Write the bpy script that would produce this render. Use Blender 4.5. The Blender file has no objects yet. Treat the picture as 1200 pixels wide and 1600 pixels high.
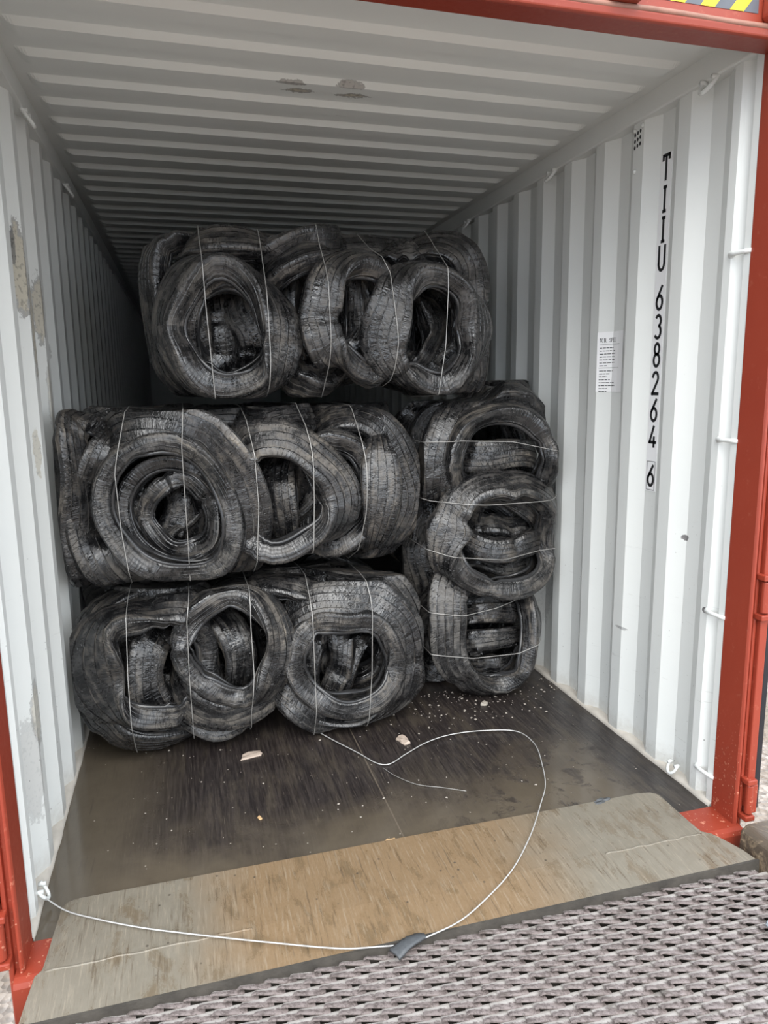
import bpy, math, random
import numpy as np
from mathutils import Vector, Matrix, noise
C = bpy.context.scene.collection
random.seed(7)
RNG = np.random.default_rng(11)

# ------------------------------------------------------------------ helpers
def mesh_obj(name, verts, faces, mat=None, parent=None, smooth=False, uv=None, mats=None, midx=None):
    me = bpy.data.meshes.new(name)
    me.from_pydata([tuple(map(float, v)) for v in verts], [], [tuple(int(i) for i in f) for f in faces])
    for m in (mats or ([mat] if mat else [])):
        me.materials.append(m)
    if midx is not None:
        me.polygons.foreach_set('material_index', midx)
    if smooth:
        me.polygons.foreach_set('use_smooth', [True] * len(me.polygons))
    if uv is not None:
        lay = me.uv_layers.new(name='UVMap')
        li = np.empty(len(me.loops), dtype=np.int32); me.loops.foreach_get('vertex_index', li)
        lay.data.foreach_set('uv', np.asarray(uv, dtype=np.float32)[li].ravel())
    me.update()
    o = bpy.data.objects.new(name, me)
    C.objects.link(o)
    if parent: o.parent = parent
    return o

def tag(o, label=None, cat=None, group=None, kind=None):
    if label: o['label'] = label
    if cat: o['category'] = cat
    if group: o['group'] = group
    if kind: o['kind'] = kind
    return o

def empty(name, loc=(0, 0, 0)):
    o = bpy.data.objects.new(name, None); o.location = loc
    o.empty_display_size = .1
    C.objects.link(o)
    return o

class MB:
    """collects simple shapes into one mesh"""
    def __init__(s): s.v = []; s.f = []; s.m = []
    def add(s, v, f, m=0):
        b = len(s.v); s.v += [tuple(p) for p in v]; s.f += [tuple(i + b for i in q) for q in f]; s.m += [m] * len(f)
    def box(s, x0, x1, y0, y1, z0, z1, m=0):
        s.add([(x0,y0,z0),(x1,y0,z0),(x1,y1,z0),(x0,y1,z0),(x0,y0,z1),(x1,y0,z1),(x1,y1,z1),(x0,y1,z1)],
              [(0,3,2,1),(4,5,6,7),(0,1,5,4),(1,2,6,5),(2,3,7,6),(3,0,4,7)], m)
    def prism(s, poly, axis, a, b, m=0):
        """extrude a 2-D polygon along axis 0/1/2 from a to b"""
        n = len(poly)
        def P(q, t):
            return {0: (t, q[0], q[1]), 1: (q[0], t, q[1]), 2: (q[0], q[1], t)}[axis]
        v = [P(q, a) for q in poly] + [P(q, b) for q in poly]
        f = [(i, (i + 1) % n, n + (i + 1) % n, n + i) for i in range(n)] + [tuple(range(n))[::-1], tuple(range(n, 2 * n))]
        s.add(v, f, m)
    def tube(s, pts, r, n=8, m=0, closed=False):
        v, f = tube_geo(pts, r, n, closed); s.add(v, f, m)
    def build(s, name, mat=None, parent=None, smooth=False, mats=None, bevel=0):
        o = mesh_obj(name, s.v, s.f, mat, parent, smooth, mats=mats, midx=s.m if mats else None)
        if bevel:
            md = o.modifiers.new('bevel', 'BEVEL'); md.width = bevel; md.segments = 2; md.limit_method = 'ANGLE'
        return o

def tube_geo(pts, r, n=8, closed=False):
    P = np.array(pts, float); N = len(P)
    T = (np.roll(P, -1, 0) - np.roll(P, 1, 0)) if closed else np.gradient(P, axis=0)
    T /= np.linalg.norm(T, axis=1)[:, None] + 1e-9
    ref = np.array([0.31, .52, .8]); nrm = np.cross(T[0], ref); nrm /= np.linalg.norm(nrm)
    v = []; rr = r if hasattr(r, '__len__') else [r] * N
    for i in range(N):
        nrm = nrm - T[i] * (nrm @ T[i]); nrm /= np.linalg.norm(nrm) + 1e-9
        b = np.cross(T[i], nrm)
        for k in range(n):
            a = 2 * math.pi * k / n
            v.append(P[i] + rr[i] * (math.cos(a) * nrm + math.sin(a) * b))
    f = []
    for i in range(N if closed else N - 1):
        j = (i + 1) % N
        for k in range(n):
            f.append((i * n + k, i * n + (k + 1) % n, j * n + (k + 1) % n, j * n + k))
    if not closed:
        f.append(tuple(range(n))[::-1]); f.append(tuple(range((N - 1) * n, N * n)))
    return v, f

def catmull(cp, n, closed=True):
    """centripetal-ish resampled closed spline; cp is (k,m) array, returns (n,m) at even arc length"""
    cp = np.asarray(cp, float); k = len(cp); out = []
    S = 24
    rng_ = range(k) if closed else range(k - 1)
    for i in rng_:
        if closed: p0, p1, p2, p3 = cp[(i - 1) % k], cp[i], cp[(i + 1) % k], cp[(i + 2) % k]
        else: p0, p1, p2, p3 = cp[max(i - 1, 0)], cp[i], cp[i + 1], cp[min(i + 2, k - 1)]
        d0 = max(np.linalg.norm((p1 - p0)[:3]), 1e-3) ** .5; d1 = max(np.linalg.norm((p2 - p1)[:3]), 1e-3) ** .5; d2 = max(np.linalg.norm((p3 - p2)[:3]), 1e-3) ** .5
        m1 = (p1 - p0) / d0 - (p2 - p0) / (d0 + d1) + (p2 - p1) / d1 if np.any(p1 != p0) else (p2 - p1) / d1
        m2 = (p2 - p1) / d1 - (p3 - p1) / (d1 + d2) + (p3 - p2) / d2 if np.any(p3 != p2) else (p2 - p1) / d1
        m1 = m1 * d1; m2 = m2 * d1
        for t in np.arange(S) / S:
            out.append((2*t**3-3*t**2+1)*p1 + (t**3-2*t**2+t)*m1 + (-2*t**3+3*t**2)*p2 + (t**3-t**2)*m2)
    if not closed: out.append(cp[-1])
    out = np.array(out)
    q = np.vstack([out, out[:1]]) if closed else out
    L = np.r_[0, np.cumsum(np.linalg.norm(np.diff(q[:, :3], axis=0), axis=1))]
    u = np.linspace(0, L[-1], n + 1)[:-1] if closed else np.linspace(0, L[-1], n)
    return np.stack([np.interp(u, L, q[:, j]) for j in range(q.shape[1])], 1), L[-1]

# ------------------------------------------------------------------ node helpers
def new_mat(name):
    m = bpy.data.materials.new(name); m.use_nodes = True
    nt = m.node_tree; nt.nodes.clear()
    out = nt.nodes.new('ShaderNodeOutputMaterial'); b = nt.nodes.new('ShaderNodeBsdfPrincipled')
    nt.links.new(b.outputs[0], out.inputs[0])
    return m, nt, b
class NG:
    def __init__(s, nt): s.nt = nt
    def n(s, t, **k):
        x = s.nt.nodes.new(t)
        for a, v in k.items(): setattr(x, a, v)
        return x
    def put(s, sock, v):
        if isinstance(v, bpy.types.NodeSocket): s.nt.links.new(v, sock)
        elif v is not None: sock.default_value = v
    def math(s, op, a, b=None, c=None, clamp=False):
        x = s.n('ShaderNodeMath', operation=op); x.use_clamp = clamp
        s.put(x.inputs[0], a); s.put(x.inputs[1], b)
        if c is not None: s.put(x.inputs[2], c)
        return x.outputs[0]
    def noise(s, vec, scale, detail=4, rough=.55, dist=0.):
        x = s.n('ShaderNodeTexNoise'); s.put(x.inputs['Vector'], vec); x.inputs['Scale'].default_value = scale
        x.inputs['Detail'].default_value = detail; x.inputs['Roughness'].default_value = rough; x.inputs['Distortion'].default_value = dist
        return x.outputs['Fac']
    def vor(s, vec, scale, feat='F1', rnd=1.):
        x = s.n('ShaderNodeTexVoronoi', feature=feat); s.put(x.inputs['Vector'], vec); x.inputs['Scale'].default_value = scale
        x.inputs['Randomness'].default_value = rnd
        return x
    def ramp(s, fac, stops):
        x = s.n('ShaderNodeValToRGB'); s.put(x.inputs[0], fac); e = x.color_ramp.elements
        while len(e) < len(stops): e.new(.5)
        for q, (p, c) in zip(e, stops):
            q.position = p; q.color = (*c, 1) if hasattr(c, '__len__') else (c, c, c, 1)
        return x.outputs[0]
    def step(s, x, a, b):
        y = s.n('ShaderNodeMapRange', interpolation_type='SMOOTHSTEP'); s.put(y.inputs[0], x)
        lo, hi, o0, o1 = (a, b, 0., 1.) if a < b else (b, a, 1., 0.)
        y.inputs[1].default_value = lo; y.inputs[2].default_value = hi; y.inputs[3].default_value = o0; y.inputs[4].default_value = o1
        return y.outputs[0]
    def mix(s, f, a, b):
        x = s.n('ShaderNodeMix', data_type='RGBA'); s.put(x.inputs[0], f)
        s.put(x.inputs[6], a if isinstance(a, bpy.types.NodeSocket) else (*a, 1)); s.put(x.inputs[7], b if isinstance(b, bpy.types.NodeSocket) else (*b, 1))
        return x.outputs[2]
    def mixf(s, f, a, b):
        x = s.n('ShaderNodeMix', data_type='FLOAT'); s.put(x.inputs[0], f); s.put(x.inputs[2], a); s.put(x.inputs[3], b)
        return x.outputs[0]
    def obj(s): return s.n('ShaderNodeTexCoord').outputs['Object']
    def sep(s, v):
        x = s.n('ShaderNodeSeparateXYZ'); s.put(x.inputs[0], v); return x.outputs
    def scale(s, v, sc):
        x = s.n('ShaderNodeVectorMath', operation='MULTIPLY'); s.put(x.inputs[0], v); x.inputs[1].default_value = sc
        return x.outputs[0]
    def addv(s, v, w):
        x = s.n('ShaderNodeVectorMath', operation='ADD'); s.put(x.inputs[0], v); s.put(x.inputs[1], w); return x.outputs[0]
    def comb(s, x, y, z):
        c = s.n('ShaderNodeCombineXYZ'); s.put(c.inputs[0], x); s.put(c.inputs[1], y); s.put(c.inputs[2], z); return c.outputs[0]
    def bump(s, h, strength=.5, dist=.01, nrm=None):
        x = s.n('ShaderNodeBump'); x.inputs['Strength'].default_value = strength; x.inputs['Distance'].default_value = dist
        s.put(x.inputs['Height'], h)
        if nrm is not None: s.put(x.inputs['Normal'], nrm)
        return x.outputs[0]

def plain(name, col, rough=.5, metal=0., var=.15, bumpy=0.):
    m, nt, b = new_mat(name); g = NG(nt)
    n = g.noise(g.obj(), 14, 5)
    c = g.mix(n, tuple(x * (1 - var) for x in col), tuple(min(1, x * (1 + var)) for x in col))
    g.put(b.inputs['Base Color'], c); b.inputs['Roughness'].default_value = rough; b.inputs['Metallic'].default_value = metal
    if bumpy: g.put(b.inputs['Normal'], g.bump(g.noise(g.obj(), 60, 5), bumpy, .004))
    return m

# ------------------------------------------------------------------ rubber
def rubber(name, kind):
    m, nt, b = new_mat(name); g = NG(nt)
    oc = g.obj(); info = g.n('ShaderNodeObjectInfo').outputs['Random']
    vec = g.addv(oc, g.comb(g.math('MULTIPLY', info, 17.), g.math('MULTIPLY', info, 7.), 0.))
    uvn = g.n('ShaderNodeUVMap'); uvn.uv_map = 'UVMap'
    U = g.sep(uvn.outputs[0])
    uvl = lambda a, b_: g.comb(g.math('MULTIPLY', U[0], a), g.math('MULTIPLY', U[1], b_), g.math('MULTIPLY', info, 31.))
    big = g.math('ADD', g.math('MULTIPLY', g.noise(uvl(3.2, 13.), 1., 5, .62, .5), .6), g.math('MULTIPLY', g.noise(vec, 6., 5, .6, .5), .4)); mid = g.math('ADD', g.math('MULTIPLY', g.noise(uvl(9., 34.), 1., 6, .66, .5), .55), g.math('MULTIPLY', g.noise(vec, 22, 6, .68, .4), .45)); fine = g.noise(vec, 90, 4, .6)
    # film of dried mud, streaked along the band
    streak = g.noise(g.comb(g.math('MULTIPLY', U[0], 6.), g.math('MULTIPLY', U[1], 60.), info), 1., 4, .6)
    mud = g.math('MULTIPLY', g.step(big, .46, .58), g.step(g.math('ADD', mid, g.math('MULTIPLY', streak, .35)), .60, .76))
    mud = g.math('MULTIPLY', mud, g.math('MULTIPLY_ADD', info, .7, .5), clamp=True)
    pale = g.math('MULTIPLY', g.step(big, .58, .66), g.step(mid, .50, .60))
    wet = g.math('MULTIPLY', g.step(big, .56, .42), g.step(mid, .58, .46))
    base = g.mix(fine, (.009, .009, .010), (.022, .022, .023))
    base = g.mix(g.math('MULTIPLY', g.step(mid, .46, .62), g.math('MULTIPLY_ADD', info, .9, .15)), base, (.054, .050, .047))
    base = g.mix(wet, base, (.006, .006, .0065))
    mudc = g.mix(info, (.135, .114, .090), (.085, .080, .073))
    base = g.mix(mud, base, mudc)
    base = g.mix(g.math('MULTIPLY', pale, .6), base, (.27, .235, .185))
    if kind == 'tread':
        # sipes across the band, cut off at the ribs
        t = g.math('MULTIPLY', U[0], 1 / .023)
        rib = g.math('FLOOR', g.math('MULTIPLY', U[1], 1 / .030))
        off = g.math('FRACT', g.math('MULTIPLY', rib, .37))
        skew = g.math('MULTIPLY', g.math('SUBTRACT', g.math('FRACT', g.math('MULTIPLY', U[1], 1 / .030)), .5), g.math('MULTIPLY_ADD', info, 1.2, -.3))
        saw = g.math('ABSOLUTE', g.math('SUBTRACT', g.math('FRACT', g.math('ADD', g.math('ADD', t, off), skew)), .5))
        sipe = g.step(saw, .40, .47)
        across = g.math('ABSOLUTE', g.math('SUBTRACT', g.math('FRACT', g.math('MULTIPLY', U[1], 1 / .030)), .5))
        part = g.step(across, .12, .2)
        sho = g.step(g.math('ABSOLUTE', U[1]), .044, .050)
        part = g.math('MULTIPLY', part, g.math('MAXIMUM', sho, g.math('MULTIPLY', g.step(info, .45, .75), .55)))
        wornoff = g.step(g.noise(vec, 4., 3), .40, .54)
        cut = g.math('MULTIPLY', g.math('MULTIPLY', sipe, part), wornoff)
        base = g.mix(g.math('MULTIPLY', cut, .85), base, (.006, .006, .006))
        h = g.math('SUBTRACT', g.math('MULTIPLY', mid, .5), cut)
        nrm = g.bump(h, .8, .004)
    else:
        # moulded rings on the sidewall
        rings = g.math('SINE', g.math('MULTIPLY', U[1], 2 * math.pi / .0165))
        rings = g.math('MULTIPLY', g.step(rings, .55, .95), g.step(g.noise(vec, 6, 2), .38, .6))
        letters = g.vor(g.comb(g.math('MULTIPLY', U[0], 42.), g.math('MULTIPLY', U[1], 30.), 0.), 1., 'DISTANCE_TO_EDGE').outputs['Distance']
        band = g.math('MULTIPLY', g.step(g.math('ABSOLUTE', g.math('SUBTRACT', U[1], .052)), .010, .006), g.step(g.noise(vec, 5, 2), .5, .56))
        h = g.math('ADD', g.math('MULTIPLY', rings, .7), g.math('MULTIPLY', g.math('MULTIPLY', g.step(letters, .06, .12), band), .5))
        h = g.math('ADD', h, g.math('MULTIPLY', mid, .9))
        nrm = g.bump(h, .6, .004)
    wr = g.noise(g.comb(g.math('MULTIPLY', U[0], 55.), g.math('MULTIPLY', U[1], 10.), info), 1., 3, .6, 1.)
    nrm = g.bump(wr, .5, .010, nrm)
    cn = g.noise(g.comb(g.math('MULTIPLY', U[0], 34.), g.math('MULTIPLY', U[1], 13.), g.math('MULTIPLY', info, 9.)), 1., 3, .6, 1.2)
    crease = g.math('MULTIPLY', g.step(g.math('ABSOLUTE', g.math('SUBTRACT', cn, .5)), .022, .004), g.step(g.noise(vec, 7., 3), .46, .56))
    nrm = g.bump(g.math('SUBTRACT', 1., crease), .7, .006, nrm)
    base = g.mix(g.math('MULTIPLY', crease, .7), base, (.005, .005, .005))
    nrm = g.bump(fine, .25, .002, nrm)
    g.put(b.inputs['Base Color'], base); g.put(b.inputs['Normal'], nrm)
    r = g.mixf(wet, g.math('MULTIPLY_ADD', fine, .22, .26), .09)
    r = g.mixf(mud, r, .62)
    g.put(b.inputs['Roughness'], r)
    b.inputs['Specular IOR Level'].default_value = .8
    return m
M_TREAD = rubber('tread_rubber', 'tread'); M_SIDE = rubber('sidewall_rubber', 'side')
M_BEAD = plain('bead_rubber', (.026, .026, .027), .17, 0, .5)
M_WIRE = plain('galvanised_wire', (.42, .41, .39), .40, .5, .2)
M_WIRE2 = plain('bright_wire', (.55, .55, .54), .40, .4, .15)

# ------------------------------------------------------------------ tyre sweeps
HALF = [(.50,-.94),(.56,-1.02),(.68,-1.06),(.80,-1.02),(.85,-.92),(.82,-.83),(.80,-.79),(.86,-.66),(.94,-.62),(.945,-.56),(.92,-.53),(.96,-.20),(.99,.12),(1.0,.44),(.975,.50),(.985,.56),(.965,.76),(.90,.86)]
CAS = [(-a, r) for a, r in HALF] + [(-.5,.90),(0,.92),(.5,.90)] + HALF[::-1] + [(.55,-.80),(.70,-.5),(.82,-.15),(.86,.25),(.80,.58),(.5,.72),(0,.75),(-.5,.72),(-.80,.58),(-.86,.25),(-.82,-.15),(-.70,-.5),(-.55,-.80)]
def tread_prof():
    p = [(-.97,.62),(-.955,.80),(-.86,.93)]
    for gx in (-.60,-.21,.21,.60):
        for dx, dr in ((-.034,0),(-.026,-.12),(.026,-.12),(.034,0)):
            a = gx + dx; p.append((a, 1.0 - .07*a*a + dr))
    return p + [(.86,.93),(.955,.80),(.97,.62)]
TRD = tread_prof()
TYRE_POINTS = {}

def sweep(prof, P, A, N, w, h, dl, L, closed_prof):
    k = len(prof); n = len(P); pr = np.array(prof)
    a = pr[:, 0][None, :] * (w[:, None] * .5); r = pr[:, 1][None, :] * (h[:, None] * .5)
    # a lateral and radial buckle that both meshes share
    a = a + dl[0][:, None] * pr[:, 1][None, :]
    r = r + dl[1][:, None] * np.sign(pr[:, 0])[None, :] * np.abs(pr[:, 0])[None, :] + dl[2][:, None] * (pr[:, 0] ** 2 - .4)[None, :]
    V = P[:, None, :] + a[:, :, None] * A[:, None, :] + r[:, :, None] * N[:, None, :]
    arc = np.r_[0, np.cumsum(np.hypot(np.diff(pr[:, 0]) * w.mean() * .5, np.diff(pr[:, 1]) * h.mean() * .5))]
    if not closed_prof: arc = arc - arc[-1] / 2
    # one seam row duplicated so that the UV does not wrap
    V = np.concatenate([V, V[:1]], 0); u = np.linspace(0, L, n + 1)
    uv = np.stack(np.broadcast_arrays(u[:, None], arc[None, :]), -1).reshape(-1, 2)
    kk = k if closed_prof else k - 1
    i = np.arange(n)[:, None]; j = np.arange(kk)[None, :]; j2 = (j + 1) % k
    F = np.stack(np.broadcast_arrays(i * k + j, i * k + j2, (i + 1) * k + j2, (i + 1) * k + j), -1).reshape(-1, 4)
    return V.reshape(-1, 3), F, uv

def fast_mesh(name, V, F, uv, mat, parent, sharp=0):
    me = bpy.data.meshes.new(name)
    me.vertices.add(len(V)); me.vertices.foreach_set('co', np.asarray(V, np.float32).ravel())
    me.loops.add(F.size); me.loops.foreach_set('vertex_index', F.astype(np.int32).ravel())
    me.polygons.add(len(F)); me.polygons.foreach_set('loop_start', np.arange(0, F.size, 4, dtype=np.int32))
    me.polygons.foreach_set('use_smooth', np.ones(len(F), bool))
    lay = me.uv_layers.new(name='UVMap'); lay.data.foreach_set('uv', uv.astype(np.float32)[F.ravel()].ravel())
    me.materials.append(mat); me.update(calc_edges=True); me.validate()
    if sharp: me.set_sharp_from_angle(angle=math.radians(sharp))
    o = bpy.data.objects.new(name, me); C.objects.link(o); o.parent = parent
    return o

BEAD = [(.48,-.96),(.55,-1.05),(.68,-1.10),(.82,-1.055),(.875,-.93),(.84,-.82),(.70,-.86),(.55,-.90)]
def press(q, lim):
    # rubber pressed flat against what it touches
    for ax_, lo, hi in lim:
        a_, b_ = q[:, (ax_ + 1) % 3], q[:, (ax_ + 2) % 3]
        lump = .5 + .25 * np.sin(7.3 * a_ + 2.1 * b_ + ax_) + .25 * np.sin(13.1 * b_ - 5.7 * a_ + 2)
        hi = hi - .034 * lump if hi < 2.3 else hi - .012 * lump
        lo = lo + (.020 * lump if ax_ == 2 else .012 * lump)
        q[:, ax_] = np.where(q[:, ax_] < lo, lo + (q[:, ax_] - lo) * .06, q[:, ax_])
        if ax_ == 2 and lim[0][2] == 1.60:
            s_ = np.clip((q[:, 0] - 1.94) / .14, 0, 1); cap = 1.50 + .10 * s_ * s_ * (3 - 2 * s_)
            q[:, 2] = np.where(q[:, 2] > cap, cap + (q[:, 2] - cap) * .06, q[:, 2])
        else:
            q[:, ax_] = np.where(q[:, ax_] > hi, hi + (q[:, ax_] - hi) * .06, q[:, ax_])
def make_tyre(root, cps, h0, n=120, key=None, lim=None):
    cp = np.array(cps, float)
    S, L = catmull(cp, n)
    P = S[:, :3]
    for _ in range(3): P = P + .5 * ((np.roll(P, 3, 0) + np.roll(P, -3, 0)) * .5 - P)
    th = np.radians(S[:, 3]); w = np.clip(S[:, 4], .06, .3)
    T = np.roll(P, -1, 0) - np.roll(P, 1, 0); T /= np.linalg.norm(T, axis=1)[:, None] + 1e-9
    c = P.mean(0)
    ax = np.cross(P - c, np.roll(P, -1, 0) - c).sum(0); ax /= np.linalg.norm(ax) + 1e-9
    if ax @ np.array([0.15, -1, .25]) < 0: ax = -ax
    A = ax[None, :] - T * (T @ ax)[:, None]; A /= np.linalg.norm(A, axis=1)[:, None] + 1e-9
    N = np.cross(A, T)
    if ((P - c) * N).sum() < 0: N = -N
    ct, st = np.cos(th)[:, None], np.sin(th)[:, None]
    N2 = ct * N + st * A; A2 = ct * A - st * N
    t = np.arange(n) / n * 2 * math.pi
    def wob(amp, fs):
        s = np.zeros(n)
        for f in fs: s += np.sin(f * t + RNG.uniform(0, 6.28)) * RNG.uniform(.4, 1)
        return amp * s / math.sqrt(len(fs))
    h = h0 * (1 + wob(.08, (1, 2, 3, 4))); w = w * (1 + wob(.09, (1, 2, 3, 4)))
    pinch = RNG.uniform(.62, 1.0)
    th = th + wob(math.radians(9), (1, 2, 3, 5))
    ct, st = np.cos(th)[:, None], np.sin(th)[:, None]
    N2 = ct * N + st * A; A2 = ct * A - st * N
    for _ in range(3):
        N2 = (np.roll(N2, 1, 0) + 2 * N2 + np.roll(N2, -1, 0)); A2 = (np.roll(A2, 1, 0) + 2 * A2 + np.roll(A2, -1, 0))
        N2 /= np.linalg.norm(N2, axis=1)[:, None] + 1e-9
        A2 = A2 - N2 * (A2 * N2).sum(1)[:, None]; A2 /= np.linalg.norm(A2, axis=1)[:, None] + 1e-9
    for _ in range(int(RNG.integers(1, 4))):            # kinks where the casing has buckled
        c0 = RNG.uniform(0, 6.283); gk = np.exp(-(((t - c0 + math.pi) % (2 * math.pi) - math.pi) / RNG.uniform(.07, .14)) ** 2)
        h = h * (1 - RNG.uniform(.15, .35) * gk); w = w * (1 + RNG.uniform(-.25, .25) * gk); P = P + A2 * (RNG.uniform(-.014, .014) * gk)[:, None]
    # creases: short buckles where the band is bent hardest
    K = np.linalg.norm(np.roll(T, -2, 0) - np.roll(T, 2, 0), axis=1); K = np.clip(K / (np.median(K) + 1e-6) - 1.0, 0, 2.5)
    dl = (wob(.016, (1, 2, 3, 4)), wob(.008, (2, 3, 5)) + .004 * K * np.sin(29 * t), wob(.006, (2, 3, 5)) + .005 * K * np.sin(23 * t + 1))
    P = P + N2 * wob(.004, (3, 4, 6))[:, None] + A2 * wob(.008, (2, 3, 5))[:, None]
    cas = [(a * (1 - (1 - pinch) * max(0, -r + .4) / 1.4), r) for a, r in CAS]
    V, F, uv = sweep(cas, P, A2, N2, w, h, dl, L, True)
    V2, F2, uv2 = sweep(TRD, P, A2, N2, w, h, dl, L, False)
    if lim:
        for q in (V, V2): press(q, lim)
    o = fast_mesh('tyre', V - root_loc(root), F, uv, M_SIDE, root, 42)
    fast_mesh('tread', V2 - root_loc(root), F2, uv2, M_TREAD, o, 38)
    if key:
        bd = [(a * (1 - (1 - pinch) * max(0, -r + .4) / 1.4), r) for a, r in BEAD]
        for sg in (-1, 1):
            V3, F3, uv3 = sweep([(sg * a, r) for a, r in bd], P, A2, N2, w, h, dl, L, True)
            if lim: press(V3, lim)
            fast_mesh('bead', V3 - root_loc(root), F3, uv3, M_BEAD, o, 60)
    if key: TYRE_POINTS.setdefault(key, []).append(V2)
    return o
def root_loc(r): return np.array(r.location)

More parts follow.
